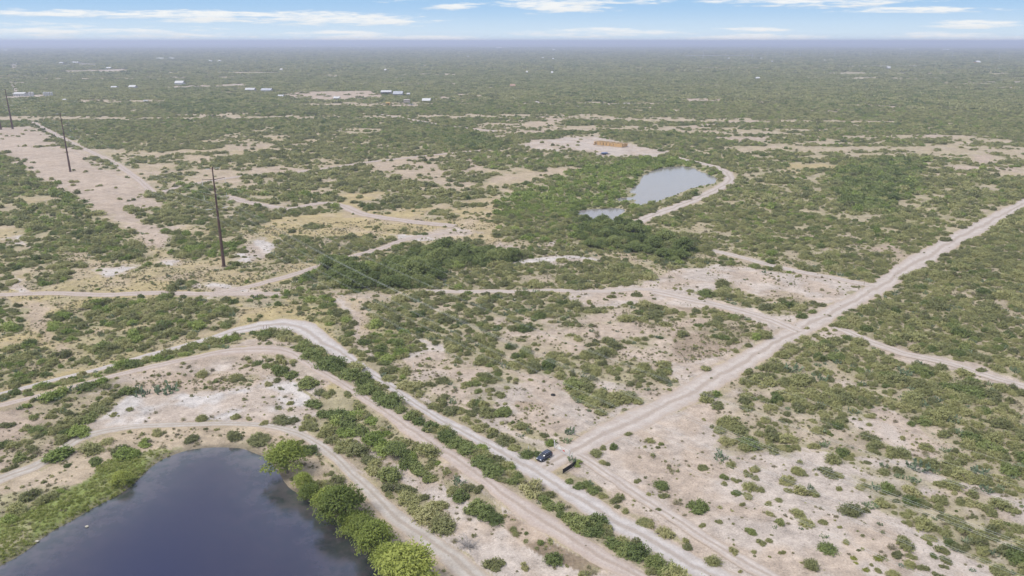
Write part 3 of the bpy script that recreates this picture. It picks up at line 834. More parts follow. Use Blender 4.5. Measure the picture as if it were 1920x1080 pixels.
def water_mat(name, col, rough, bump, shallow=None, spec=0.5, tint=(1, 1, 1), ior=1.333):
    m, t = new_mat(name)
    ge = t.n('ShaderNodeNewGeometry')
    pos = ge.outputs['Position']
    p = t.n('ShaderNodeBsdfPrincipled')
    if shallow:
        at = t.n('ShaderNodeAttribute', attribute_name='shore')
        nz = t.noise(pos, 0.12, 3)
        nf = t.noise(pos, 0.5, 3)
        f = t.m('MULTIPLY', at.outputs['Fac'], t.m('ADD', 0.35, t.m('MULTIPLY', nz, 1.2)), clamp=True)
        t.l(t.mix(f, col, t.mix(t.smooth(nf, .35, .65), shallow, (.09, .083, .077))), p.inputs['Base Color'])
    else:
        p.inputs['Base Color'].default_value = (*col, 1)
    p.inputs['Roughness'].default_value = rough
    p.inputs['IOR'].default_value = ior
    p.inputs['Specular IOR Level'].default_value = spec
    p.inputs['Specular Tint'].default_value = (*tint, 1)
    mp = t.n('ShaderNodeMapping')
    mp.inputs['Scale'].default_value = (1.0, 2.4, 1.0)
    mp.inputs['Rotation'].default_value = (0, 0, 0.25)
    t.l(pos, mp.inputs[0])
    w1 = t.noise(mp.outputs[0], 1.5, 3, 0.6)
    w2 = t.noise(mp.outputs[0], 4.5, 2, 0.6)
    bp = t.n('ShaderNodeBump')
    bp.inputs['Strength'].default_value = bump
    bp.inputs['Distance'].default_value = 0.06
    t.l(t.m('ADD', w1, t.m('MULTIPLY', w2, 0.45)), bp.inputs['Height'])
    t.l(bp.outputs[0], p.inputs['Normal'])
    o = t.n('ShaderNodeOutputMaterial')
    t.l(p.outputs[0], o.inputs[0])
    return m


M['water'] = water_mat('pond_water', (.007, .0065, .016), 0.07, 0.24, (.05, .06, .05), 0.72, (.51, .53, .95), 1.55)
M['mudwater'] = water_mat('muddy_water', (.18, .165, .158), 0.08, 0.25)

# ------------------------------------------------------------------ ground sheet (one sheet to the horizon)
rr = [0.0, 0.05, 20.0, 40.0, 55.0, 68.0]
r_ = 76.0
while r_ < 38000:
    rr.append(r_)
    r_ += max(0.62, r_ * r_ / HC * 0.00125) if r_ < 5000 else r_ * 0.07
rr.append(38000.0)
rr = np.array(rr)
fan = 42.0
aa = np.r_[np.linspace(-180, -fan, 46)[:-1], np.linspace(-fan, fan, 880)[:-1], np.linspace(fan, 180, 46)[:-1]]
aa = np.radians(aa)
NA, NR = len(aa), len(rr)
R2, A2 = np.meshgrid(rr[1:], aa, indexing='ij')
gx, gy = (R2 * np.sin(A2)).ravel(), (R2 * np.cos(A2)).ravel()
gz = height(gx, gy)
gr = np.hypot(gx, gy)
za, zb = project_zone(gx, gy, 21), project_zone(gx, gy, 57)
zz_ = {k: 0.5 * (za[k] + zb[k]) for k in za}
bn = brush_noise(gx, gy)
patch = fbm(gx, gy, 22, 44, 3)
patch2 = uni(fbm(gx, gy, 9, 45, 3))
col = SOIL[None, :] * (0.9 + 0.2 * patch[:, None])


def blend(c, target, f):
    f = np.clip(f, 0, 1)[:, None]
    return c * (1 - f) + target[None, :] * f


col = blend(col, PALE, zz_['w'] * (0.35 + 1.0 * sstep(patch2, .25, .8)))
col = blend(col, YELL, zz_['y'] * 1.3 * (0.45 + 0.55 * sstep(uni(fbm(gx, gy, 13, 46, 3)), .1, .7)))
col = blend(col, BROWN, zz_['b'] * 0.8 * sstep(patch2, .2, .7))
col = blend(col, GREEN, zz_['n'] * (0.3 + 0.7 * sstep(uni(fbm(gx, gy, 11, 47, 3)), .2, .8)))
litter = sstep(zz_['c'] - bn, -0.34, 0.12)
rm = road_mask(gx, gy)
litter = litter * (~rm) * sstep(zz_['c'], 0.04, 0.3)
col = blend(col, LITT, litter * (.55 + .4 * patch2))
for P_ in (P1W,):
    nb = np.nonzero((gx > P_[:, 0].min() - 4) & (gx < P_[:, 0].max() + 4) & (gy > P_[:, 1].min() - 4) & (gy < P_[:, 1].max() + 4))[0]
    dm = seg_dist(gx[nb], gy[nb], P_) + (vnoise(gx[nb], gy[nb], 3.0, 88) - .5) * 1.4
    col[nb] = blend(col[nb], np.array((.135, .112, .080)), (1 - sstep(dm, .3, 1.9)) * .8)
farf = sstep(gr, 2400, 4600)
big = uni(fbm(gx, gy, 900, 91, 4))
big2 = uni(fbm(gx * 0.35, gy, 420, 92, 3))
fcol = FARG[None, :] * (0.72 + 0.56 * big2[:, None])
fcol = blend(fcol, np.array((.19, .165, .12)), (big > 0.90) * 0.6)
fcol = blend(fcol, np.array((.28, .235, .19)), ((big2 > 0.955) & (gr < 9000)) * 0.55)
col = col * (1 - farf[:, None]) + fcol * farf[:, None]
verts = np.r_[[[0, 0, 0]], np.c_[gx, gy, gz]]
i = np.arange(NR - 2)[:, None] * NA
j = np.arange(NA)[None, :]
j2 = (j + 1) % NA
quads = np.stack([1 + i + j, 1 + i + j2, 1 + i + NA + j2, 1 + i + NA + j], -1).reshape(-1, 4)
quads = quads[:, ::-1]
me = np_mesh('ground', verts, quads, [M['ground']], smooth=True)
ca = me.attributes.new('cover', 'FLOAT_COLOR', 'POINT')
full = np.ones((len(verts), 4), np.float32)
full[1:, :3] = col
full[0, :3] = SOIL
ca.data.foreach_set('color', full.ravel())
ground = tag(link('ground', me), 'dry scrubland of pale caliche soil and grass running to the horizon', 'ground', kind='structure')
# ------------------------------------------------------------------ roads
ROAD_INFO = {'main': ('dirt_road', 'wide straight pale dirt road running from the gate to the horizon side', 'road_main'),
             'caliche': ('dirt_road', 'whitish caliche road bending sharply round the pond levee, car beside it', 'road_caliche'),
             'dirt': ('dirt_road', 'pinkish dirt road on the levee between two rows of shrubs', 'road_dirt'),
             'pond': ('dirt_track', 'greyish track curving close around the dark pond', 'road_pond'),
             'middle_path': ('dirt_track', 'narrow pale track leading from the tree belt into the open clearing', 'road_main'),
             'branch': ('dirt_track', 'pale track crossing the clearing to the straight dirt road', 'road_main'),
             'clearing_edge': ('dirt_track', 'pale track along the upper edge of the clearing', 'road_main'),
             'left_track': ('dirt_track', 'faint track across the dry grass below the steel poles', 'road_dirt'),
             'left_track_b': ('dirt_track', 'short spur of the track across dry grass', 'road_dirt'),
             'levee_track': ('dirt_track', 'pale track along the levee of the grey pond', 'road_main'),
             'fence_track': ('dirt_track', 'straight sandy track towards the house under construction', 'road_dirt'),
             'row_track': ('dirt_track', 'sandy track beside the bare power line corridor', 'road_dirt'),
             'far_track': ('dirt_track', 'far sandy track below the metal roofed barns', 'road_dirt'),
             'ranch_road': ('dirt_road', 'far pale ranch road curving through brush', 'road_caliche'),
             'mid_track': ('dirt_track', 'tan track through the yellow grass beyond the nearest pole', 'road_dirt'),
             'east_track': ('dirt_track', 'narrow bare lane through brush beside the straight dirt road', 'road_main'),
             'wheel_trace': ('dirt_track', 'faint wheel tracks over bare soil from the black fence panels', 'road_main'),
             'west_track': ('dirt_track', 'short far track by the white tanks', 'road_dirt')}
LIFT = {k: 0.05 + 0.006 * i for i, k in enumerate(ROADS)}
for k, (L, R) in ROADS.items():
    n = len(L)
    s = np.linspace(0, 1, 9)
    ln = np.linalg.norm(np.diff((L + R) / 2, axis=0), axis=1)
    wd = np.linalg.norm(L - R, axis=1)
    jl = (vnoise(L[:, 0], L[:, 1], 3.5, 61) - 0.5) * 0.16 + (vnoise(L[:, 0], L[:, 1], 1.1, 62) - 0.5) * 0.07
    jr = (vnoise(R[:, 0], R[:, 1], 3.5, 63) - 0.5) * 0.16 + (vnoise(R[:, 0], R[:, 1], 1.1, 64) - 0.5) * 0.07
    dv = (R - L)
    L2, R2_ = L + dv * jl[:, None], R + dv * jr[:, None]
    pts = L2[:, None, :] * (1 - s)[None, :, None] + R2_[:, None, :] * s[None, :, None]
    x, y = pts[..., 0].ravel(), pts[..., 1].ravel()
    z = height(x, y) + LIFT[k] + 0.0
    acr = np.tile(s * 2 - 1, n)
    z = z - 0.05 * (np.abs(acr) > 0.99)
    i = np.arange(n - 1)[:, None] * 9
    j = np.arange(8)[None, :]
    q = np.stack([i + j, i + j + 1, i + 9 + j + 1, i + 9 + j], -1).reshape(-1, 4)
    nm, lab, mt = ROAD_INFO[k]
    me = np_mesh(nm, np.c_[x, y, z], q, [M[mt]], smooth=True)
    fa = me.attributes.new('across', 'FLOAT', 'POINT')
    fa.data.foreach_set('value', acr.astype(np.float32))
    tag(link(nm, me), lab, 'road', kind='structure')

# ------------------------------------------------------------------ water
def water(name, P_, mat, label, step):
    x0, y0 = P_.min(0) - 3
    x1, y1 = P_.max(0) + 3
    xs, ys = np.arange(x0, x1 + step, step), np.arange(y0, y1 + step, step)
    X, Y = np.meshgrid(xs, ys)
    x, y = X.ravel(), Y.ravel()
    d = seg_dist(x, y, P_)
    ins = inpoly(x, y, P_)
    keep = ins | (d < 2.2 * step)
    W = len(xs)
    i, j = np.meshgrid(np.arange(len(ys) - 1), np.arange(W - 1), indexing='ij')
    a = (i * W + j).ravel()
    q = np.c_[a, a + 1, a + W + 1, a + W]
    q = q[keep[q].all(1)]
    used = np.unique(q)
    remap = np.zeros(len(x), int)
    remap[used] = np.arange(len(used))
    me = np_mesh(name, np.c_[x, y, np.full(len(x), WATER_Z)][used], remap[q], [mat], smooth=True)
    fa = me.attributes.new('shore', 'FLOAT', 'POINT')
    # shallow shelf on the grassy side of the pond
    dd = np.where(ins, d, 0)[used]
    side = sstep(-x[used], 8, 34)
    fa.data.foreach_set('value', (np.exp(-dd / 7.0) * side).astype(np.float32))
    tag(link(name, me), label, 'pond', kind='structure')


water('pond_water', P1W, M['water'], 'dark blue stock pond with a grassy shore', 1.2)
water('pond_water', P2W, M['mudwater'], 'pale grey pond behind its curved levee', 2.0)
water('pond_water', P3W, M['mudwater'], 'small pale grey pool among bright green growth', 2.0)

# ------------------------------------------------------------------ plant meshes (unit size: 1 m across, copied and scaled)
def leaves_mesh(P0, D, Lh, Wd, Nn):
    """small leaf sprays: base points P0, directions D, lengths, widths, facing Nn"""
    n = len(P0)
    D = unit(D - 0.75 * (D * Nn).sum(1, keepdims=True) * Nn)
    S = unit(np.cross(Nn, D))
    mid = P0 + D * (Lh * 0.55)[:, None]
    tip = P0 + D * Lh[:, None]
    w = Wd[:, None]
    V = np.stack([P0 - S * w * .3, P0 + S * w * .3, mid + S * w * .5, tip + S * w * .12, tip - S * w * .12, mid - S * w * .5], 1).reshape(-1, 3)
    k = np.arange(n)[:, None] * 6
    return V, np.concatenate([np.c_[k, k + 1, k + 2, k + 5], np.c_[k + 5, k + 2, k + 3, k + 4]], 0)


def unit(v):
    return v / (np.linalg.norm(v, axis=-1, keepdims=True) + 1e-9)


def dome_crown(seed, nbr, nleaf, ll, lw, hgt, upward=0.45, lumps=5, base=0.05, fill=0.3, face=0.42):
    """feathery shrub: twigs fan out from the foot to a lumpy dome, leaves along their outer part"""
    rng = np.random.default_rng(seed)
    az = rng.uniform(0, 2 * np.pi, nbr)
    sz = rng.uniform(0.04, 1.0, nbr) ** 0.8
    el = np.arcsin(sz)
    d = np.c_[np.cos(az) * np.cos(el), np.sin(az) * np.cos(el), np.sin(el)]
    ld = unit(rng.normal(size=(lumps, 3)) * [1, 1, 0.5] + [0, 0, 0.4])
    la = rng.uniform(-0.22, 0.20, lumps)
    R = 0.46 + (la[None, :] * np.exp(-((1 - d @ ld.T) / 0.16))).sum(1)
    R *= rng.uniform(0.62, 1.22, nbr)
    end = d * R[:, None] * np.array([1, 1, hgt / 0.46])
    t = rng.uniform(fill, 1.0, (nbr, nleaf)) ** 0.5
    foot = np.zeros((nbr, 3))
    foot[:, :2] = d[:, :2] * 0.03
    foot[:, 2] = base
    p = foot[:, None, :] * (1 - t[..., None]) + end[:, None, :] * t[..., None]
    p = p + rng.normal(size=p.shape) * 0.034
    p[..., 2] = np.maximum(p[..., 2], 0.012)
    dd = unit(unit(end)[:, None, :] * 0.8 + rng.normal(size=p.shape) * 0.75 + [0, 0, upward])
    n = nbr * nleaf
    nn = unit((unit(end)[:, None, :] * 0.7 + [0, 0, .55] + rng.normal(size=p.shape) * face).reshape(-1, 3))
    return leaves_mesh(p.reshape(-1, 3), dd.reshape(-1, 3), ll * rng.uniform(.6, 1.3, n), lw * rng.uniform(.7, 1.3, n), nn)


def multi_crown(seed, nbr, nleaf, ll, lw, hgt, up=.45):
    """several domes of unequal height grown together"""
    g = np.random.default_rng(seed)
    Vs, Qs, k = [], [], 0
    n = int(g.integers(3, 6))
    for i in range(n):
        sc = g.uniform(.38, .66)
        V, Q = dome_crown(seed * 31 + i, int(nbr * .42), nleaf, ll / sc * .9, lw / sc * .9, hgt * g.uniform(.9, 1.5), up, 5)
        a, r = g.uniform(0, 6.283), g.uniform(.08, .34)
        V = V * sc * [1, g.uniform(.7, 1.2), 1] + [math.cos(a) * r * 1.15, math.sin(a) * r * .8, 0]
        Vs.append(V)
        Qs.append(Q + k)
        k += len(V)
    return np.concatenate(Vs), np.concatenate(Qs)


def lobe_crown(seed, nl, per, ll, lw, hgt, base, spread=0.36, lr=(0.13, 0.20), droop=-0.25):
    """tree crown of many leafy clumps with gaps between them"""
    rng = np.random.default_rng(seed)
    az = np.arange(nl) * 2.39996 + rng.uniform(-.4, .4, nl)
    q = (np.arange(nl) + 0.5) / nl
    rad = spread * np.sqrt(q) * rng.uniform(.55, 1.25, nl)
    zc = base + (hgt - base) * (0.92 - 0.72 * (rad / spread) ** 2.0) * rng.uniform(.82, 1.05, nl)
    C = np.c_[np.cos(az) * rad, np.sin(az) * rad, zc]
    k = nl // 3
    C2 = np.c_[np.cos(az[:k] * 1.7) * spread * .55, np.sin(az[:k] * 1.7) * spread * .55, base + (hgt - base) * rng.uniform(.15, .6, k)]
    C = np.r_[C, C2]
    rl = rng.uniform(lr[0], lr[1], len(C))
    P, D, Nl = [], [], []
    for c, r in zip(C, rl):
        u = unit(rng.normal(size=(per, 3)))
        u[:, 2] = np.where(u[:, 2] < -0.35, -u[:, 2], u[:, 2])
        rr_ = r * rng.uniform(0.45, 1.08, per)
        p = c + u * rr_[:, None] * [1.05, 1.05, 0.8]
        P.append(p)
        Nl.append(unit(u * .8 + [0, 0, .45] + rng.normal(size=(per, 3)) * .42))
        D.append(unit(u * 0.7 + rng.normal(size=(per, 3)) * 0.55 + [0, 0, droop]))
    P, D = np.concatenate(P), np.concatenate(D)
    P[:, 2] = np.maximum(P[:, 2], 0.02)
    n = len(P)
    V, Fq = leaves_mesh(P, D, ll * rng.uniform(.6, 1.3, n), lw * rng.uniform(.7, 1.3, n), np.concatenate(Nl))
    return V, Fq, C


def tubes(segs, sides=5):
    """list of (p0, p1, r0, r1) -> verts, quads"""
    V, Q = [], []
    for p0, p1, r0, r1 in segs:
        p0, p1 = np.array(p0, float), np.array(p1, float)
        d = unit(p1 - p0)
        a = np.cross(d, [0.31, 0.2, 0.93] if abs(d[2]) < 0.9 else [1, 0, 0])
        a = unit(a)
        b = np.cross(d, a)
        k = len(V) * sides * 2 if False else sum(len(v) for v in V)
        th = np.arange(sides) * 2 * np.pi / sides
        ring = np.cos(th)[:, None] * a + np.sin(th)[:, None] * b
        V.append(np.r_[p0 + ring * r0, p1 + ring * r1])
        i = np.arange(sides)
        Q.append(np.c_[k + i, k + (i + 1) % sides, k + sides + (i + 1) % sides, k + sides + i])
    return np.concatenate(V), np.concatenate(Q)


def stems(seed, n, hgt, r0=0.016, spread=0.28):
    rng = np.random.default_rng(seed)
    segs = []
    for i in range(n):
        a = i * 2.4 + rng.uniform(-.5, .5)
        s = rng.uniform(.4, 1) * spread
        m_ = (math.cos(a) * s * .35, math.sin(a) * s * .35, hgt * .38)
        e_ = (math.cos(a + .3) * s, math.sin(a + .3) * s, hgt * rng.uniform(.7, .92))
        segs.append(((math.cos(a) * .015, math.sin(a) * .015, -0.03), m_, r0, r0 * .7))
        segs.append((m_, e_, r0 * .7, r0 * .2))
        e2 = (m_[0] + math.cos(a - .9) * s * .6, m_[1] + math.sin(a - .9) * s * .6, hgt * rng.uniform(.55, .8))
        segs.append((m_, e2, r0 * .5, r0 * .15))
    return tubes(segs)


def trunk_limbs(C, base, r0=0.03, seed=0):
    rng = np.random.default_rng(seed)
    fork = np.array([rng.uniform(-.03, .03), rng.uniform(-.03, .03), base * 1.0])
    segs = [((0, 0, -0.03), fork * [.5, .5, .5], r0 * 1.25, r0), (fork * [.5, .5, .5], fork, r0, r0 * .85)]
    for c in C[::2]:
        m_ = fork * .5 + np.array(c) * .5 + rng.normal(size=3) * .015 + [0, 0, -.02]
        segs.append((fork, m_, r0 * .6, r0 * .35))
        segs.append((m_, c, r0 * .35, r0 * .12))
    return tubes(segs, 6)


def pear_mesh(seed, n):
    """prickly pear: flat oval pads growing out of one another"""
    rng = np.random.default_rng(seed)
    pads = []
    V, Q = [], []
    S = 8
    th = np.arange(S) * 2 * np.pi / S
    for i in range(n):
        if i < n * 0.4 or not pads:
            a = rng.uniform(0, 2 * np.pi)
            q = 0.40 * math.sqrt(rng.uniform())
            foot = np.array([math.cos(a) * q, math.sin(a) * q, 0.0])
        else:
            f0, up0, L0 = pads[rng.integers(len(pads))]
            foot = f0 + up0 * L0 * .93
            if foot[2] > .42:
                continue
        up = unit(np.array([rng.normal() * .45, rng.normal() * .45, 1.0]) + np.r_[foot[:2] * 1.2, 0])
        L = rng.uniform(.11, .17)
        Wd = L * rng.uniform(.36, .46)
        side = unit(np.cross(up, rng.normal(size=3)))
        nor = np.cross(up, side)
        ring = foot + up * (L * .5 * (1 - np.cos(th)))[:, None] + side * (Wd * np.sin(th) * (1 + .25 * (1 - np.cos(th)) / 2))[:, None]
        k = sum(len(v) for v in V)
        V.append(np.r_[ring * .92 + (foot + up * L * .5) * .08 + nor * .011, ring * .92 + (foot + up * L * .5) * .08 - nor * .011, ring])
        ii = np.arange(S)
        i2 = (ii + 1) % S
        Q.append(np.c_[k + ii, k + i2, k + 2 * S + i2, k + 2 * S + ii])
        Q.append(np.c_[k + 2 * S + ii, k + 2 * S + i2, k + S + i2, k + S + ii])
        for off, rev in ((0, False), (S, True)):
            o = k + off
            qq = np.array([[o, o + 1, o + 2, o + 3], [o, o + 3, o + 4, o + 7], [o + 4, o + 5, o + 6, o + 7]])
            Q.append(qq[:, ::-1] if rev else qq)
        pads.append((foot, up, L))
    return np.concatenate(V), np.concatenate(Q)


def merge(*parts):
    V, Q, Mi = [], [], []
    k = 0
    for i, (v, q) in enumerate(parts):
        V.append(v)
        Q.append(q + k)
        Mi.append(np.full(len(q), i))
        k += len(v)
    return np.concatenate(V), np.concatenate(Q), np.concatenate(Mi)


class Kind:
    pass


KINDS = {}


def kind(key, n, crown_fn, stem_fn, leaf, wood):
    K = Kind()
    K.variants = []
    for i in range(n):
        c = crown_fn(i)
        cv, cq = c[0], c[1]
        extra = c[2] if len(c) > 2 else None
        s = stem_fn(i, extra) if stem_fn else None
        cm = np_mesh(key + '_crown', cv, cq, [M[leaf]])
        sm = np_mesh(key + '_stem', s[0], s[1], [M[wood]], smooth=True) if s else None
        K.variants.append((cm, sm, (cv, cq), s))
    K.leaf, K.wood = leaf, wood
    KINDS[key] = K


kind('mesquite', 14, lambda i: multi_crown(900 + i, 150, 13, .075, .034, .32) if i > 3 else dome_crown(100 + i, 150, 13, .075, .034, .28 + .03 * (i % 4), lumps=8), lambda i, e: stems(150 + i, 5, .30), 'mesquite', 'bark')
kind('dark', 9, lambda i: multi_crown(930 + i, 160, 13, .072, .038, .33, .3) if i > 3 else dome_crown(200 + i, 160, 13, .072, .038, .29 + .03 * (i % 3), .3, lumps=7), lambda i, e: stems(250 + i, 5, .32), 'dark', 'bark')
kind('lush', 7, lambda i: multi_crown(960 + i, 150, 12, .078, .038, .32) if i > 2 else dome_crown(300 + i, 150, 12, .078, .038, .28 + .03 * (i % 3), .4, lumps=7), lambda i, e: stems(350 + i, 4, .30), 'lush', 'bark')
kind('willow', 5, lambda i: lobe_crown(400 + i, 30, 130, .046, .019, .62, .12, lr=(.07, .20)), lambda i, e: trunk_limbs(e, .17, .02, i), 'willow', 'bark')
kind('tree', 6, lambda i: lobe_crown(450 + i, 20, 110, .062, .030, .52, .12, lr=(.13, .20), droop=.15), lambda i, e: trunk_limbs(e, .16, .02, i), 'dark', 'bark')
kind('pear', 6, lambda i: pear_mesh(500 + i, 64), None, 'pear', 'bark')
kind('cushion', 3, lambda i: dome_crown(600 + i, 90, 9, .075, .035, .16, .6, lumps=4, base=.01, fill=.5), lambda i, e: stems(650 + i, 3, .12), 'cushion', 'bark')

# dead shrub: bare grey twigs
def dead_mesh(seed):
    rng = np.random.default_rng(seed)
    segs = []
    for i in range(34):
        a, e = rng.uniform(0, 6.28), rng.uniform(.15, 1.3)
        d = np.array([math.cos(a) * math.cos(e), math.sin(a) * math.cos(e), math.sin(e) * .75])
        p = np.zeros(3)
        for k in range(3):
            q = p + unit(d + rng.normal(size=3) * .3) * .17 * [1, 1, .8]
            q[2] = max(q[2], .01)
            segs.append((p, q, .010 - .0028 * k, .0072 - .0028 * k + .001))
            for _ in range(2):
                s_ = q + unit(d + rng.normal(size=3) * .9) * .10
                s_[2] = max(s_[2], .01)
                segs.append((q, s_, .004, .0015))
            p = q
    return tubes(segs, 4)

# ------------------------------------------------------------------ where the plants stand
rng = np.random.default_rng(7)
PLANTS = []          # kind, x, y, width in metres, explicit flag


def plant_px(t, items, kindname, lift=0.22):
    for it in items:
        cx, cy, wz = it[:3]
        k = it[3] if len(it) > 3 else kindname
        ox, oy = TILES[t] if t else (0, 0)
        s_ = 3.0 if t else 1.0
        px, py, wp = ox + cx / s_, oy + (cy + wz * lift) / s_, wz / s_
        x, y = unproj(px, py)
        for _ in range(2):
            z = float(height(np.array([x]), np.array([y]))[0])
            x, y = unproj(px, py, z)
        depth = float(y) * CT + HC * ST
        PLANTS.append((k, float(x), float(y), wp * depth / F * 0.94, True))


# trees on the pond bank
plant_px(None, [(540, 880, 116), (570, 915, 60), (582, 935, 62), (640, 968, 116), (704, 1030, 96), (768, 1092, 142), (680, 1004, 84), (612, 948, 76), (730, 1062, 88), (662, 988, 74), (700, 1010, 66), (752, 1076, 84)], 'willow', 0.06)
plant_px(None, [(622, 912, 66, 'mesquite'), (596, 908, 44, 'mesquite'), (648, 938, 56, 'mesquite'), (230, 904, 46, 'willow')], 'willow', 0.06)
plant_px(None, [(704, 826, 58, 'lush'), (652, 790, 48), (744, 852, 50, 'tree'), (785, 880, 50), (678, 806, 46), (724, 842, 44, 'lush'), (804, 892, 36), (765, 868, 44), (636, 780, 40), (664, 800, 40)], 'dark', 0.08)
plant_px(None, [(578, 796, 46), (610, 808, 52), (648, 832, 56), (672, 844, 50), (705, 876, 50), (735, 914, 44), (762, 934, 50), (800, 965, 62), (832, 986, 52), (690, 862, 40), (625, 822, 44), (782, 950, 44)], 'mesquite', 0.1)
plant_px(None, [(865, 928, 52), (888, 948, 54), (912, 962, 44), (928, 972, 36)], 'dark', 0.1)
plant_px(None, [(877, 1018, 62, 'dead'), (925, 1055, 58, 'mesquite'), (1040, 1050, 42, 'dark'), (1100, 1085, 60, 'mesquite'), (985, 1062, 26, 'mesquite')], 'dead', 0.1)
plant_px('B2', [(150, 40, 130), (210, 80, 110), (270, 110, 150), (330, 150, 100), (390, 190, 130), (440, 220, 100), (490, 250, 130), (590, 310, 140), (645, 340, 120), (700, 375, 140), (770, 395, 170, 'mesquite'), (790, 450, 130), (850, 500, 150), (960, 555, 120), (1080, 600, 220, 'mesquite'), (1150, 660, 130), (1200, 700, 150), (1290, 760, 130), (1340, 800, 170), (1420, 835, 140), (1520, 905, 180), (1590, 940, 140), (1660, 965, 180), (1760, 1020, 170), (1850, 1075, 150)], 'dark', 0.02)
plant_px(None, [(585, 664, 46), (622, 682, 60), (658, 702, 55), (684, 718, 46), (568, 655, 36), (604, 674, 40), (640, 694, 40)], 'dark', 0.12)
plant_px('A1', [(1580, 1000, 150), (1640, 1030, 120), (1740, 1070, 150), (1500, 975, 80), (1450, 960, 60)], 'dark', 0.1)
plant_px('B1', [(1075, 285, 140), (1310, 275, 130), (1445, 290, 140), (1330, 175, 72), (1395, 185, 72), (1485, 205, 84), (1580, 185, 110), (1640, 190, 90), (830, 310, 100, 'lush'), (890, 265, 80), (720, 370, 150, 'lush'), (520, 345, 150), (600, 310, 90), (540, 420, 100, 'dark'), (325, 305, 110), (385, 450, 54, 'dark'), (170, 600, 170), (270, 620, 150), (100, 690, 130), (60, 740, 110, 'lush'), (440, 190, 130), (390, 190, 90), (940, 20, 130, 'pear'), (800, 40, 100, 'pear'), (570, 130, 100), (650, 60, 70), (550, 75, 50, 'dark'), (160, 230, 110), (640, 160, 70), (730, 135, 56), (80, 330, 100), (120, 395, 100, 'dark'), (180, 400, 70), (30, 330, 80, 'dark'), (20, 400, 60), (680, 350, 110), (345, 590, 70, 'lush'), (190, 180, 60, 'dark'), (300, 140, 80), (350, 130, 70), (40, 220, 90), (1690, 240, 90), (1750, 235, 120), (1840, 250, 130), (1890, 300, 110), (1760, 100, 120, 'dark'), (1830, 150, 120, 'dark'), (1900, 190, 120, 'lush')], 'mesquite')
# bare ground beyond the black fence panels
plant_px('B3', [(85, 665, 150, 'dark'), (370, 630, 60), (340, 670, 62), (480, 662, 62), (490, 720, 62), (545, 770, 74, 'dark'), (650, 715, 92), (700, 770, 90), (790, 765, 60), (385, 815, 90, 'dark'), (440, 880, 76), (285, 925, 105), (170, 985, 110), (720, 1005, 112), (810, 910, 105, 'dark'), (960, 970, 50, 'cushion'), (1105, 965, 76, 'cushion'), (1030, 1035, 54, 'cushion'), (1180, 1050, 36, 'cushion'), (975, 1000, 36, 'cushion'), (950, 695, 150), (1040, 705, 84), (1250, 720, 80), (1060, 670, 84, 'pear'), (1140, 565, 130, 'dark'), (1280, 640, 110, 'dark'), (1500, 745, 130), (1430, 800, 112), (1260, 860, 165), (1550, 910, 90), (1480, 885, 52), (1480, 970, 84), (1285, 1005, 90), (1640, 820, 140), (1730, 840, 110), (1840, 910, 180), (920, 885, 44), (885, 800, 40), (1110, 780, 44, 'pear'), (790, 850, 48, 'pear'), (680, 590, 150), (740, 600, 90), (590, 585, 62), (870, 580, 72), (1000, 575, 60), (820, 470, 140), (870, 500, 80), (850, 410, 110), (930, 405, 70), (1320, 440, 135, 'pear'), (1370, 335, 130), (1670, 480, 120, 'pear'), (1590, 400, 100), (1530, 420, 110), (1470, 365, 54, 'pear'), (215, 405, 84, 'pear'), (270, 445, 60), (110, 455, 74), (410, 470, 80), (440, 590, 52), (540, 645, 44), (640, 460, 130), (560, 520, 150), (500, 345, 140), (350, 240, 130), (1450, 640, 120), (1630, 610, 130), (1510, 550, 130), (1440, 540, 100), (1710, 580, 90, 'pear'), (1780, 660, 130), (1740, 760, 40), (1300, 530, 80, 'pear'), (1220, 510, 60, 'pear'), (1040, 430, 70), (1130, 450, 60, 'pear'), (1240, 370, 130), (1170, 360, 90), (1560, 265, 74, 'pear'), (790, 330, 70, 'pear'), (720, 575, 56, 'pear'), (1860, 690, 110), (1890, 800, 100), (1500, 410, 60), (110, 785, 54), (30, 910, 70), (1640, 960, 40), (500, 845, 26), (400, 940, 34), (490, 965, 30), (210, 770, 40), (1740, 300, 130), (990, 930, 36), (560, 940, 50), (1410, 960, 50, 'dark'), (1230, 1015, 44, 'pear')], 'mesquite')
plant_px('B2', [(1430, 375, 100), (1470, 350, 60), (1525, 345, 66, 'dark'), (1615, 275, 46), (1780, 350, 40), (1470, 435, 50), (1500, 445, 40), (1665, 540, 50), (1800, 560, 90, 'dark'), (1815, 615, 80), (1725, 615, 40), (1785, 700, 40), (1865, 750, 34), (1340, 435, 70, 'lush'), (1305, 425, 60, 'pear'), (1420, 590, 80, 'dark'), (1470, 615, 80), (1380, 560, 70, 'dark'), (1330, 560, 80, 'dark'), (1285, 540, 60, 'dark'), (1560, 680, 60), (1600, 710, 50), (1740, 790, 60), (1860, 850, 60), (900, 40, 105), (1670, 85, 90), (1480, 90, 150), (1400, 80, 130), (1320, 45, 110), (1460, 150, 80), (1600, 65, 110), (690, 185, 90), (610, 140, 110), (560, 100, 100), (775, 230, 120), (430, 40, 110), (830, 160, 100), (760, 130, 90), (1280, 260, 70, 'pear'), (1270, 312, 60, 'pear'), (1100, 385, 90, 'dark'), (1045, 385, 80, 'dark'), (980, 345, 90), (910, 300, 110), (850, 275, 90), (1140, 275, 80), (1180, 325, 70, 'lush')], 'mesquite')
plant_px('A3', [(1475, 252, 90), (650, 465, 50), (850, 742, 60), (700, 762, 36), (130, 975, 100), (360, 850, 70), (300, 890, 44), (610, 980, 100, 'pear'), (780, 1040, 90, 'pear'), (1260, 1010, 90, 'pear'), (1680, 990, 80), (230, 515, 60), (35, 567, 34), (100, 595, 40)], 'mesquite')
EXPL = np.array([(p[1], p[2], p[3]) for p in PLANTS])

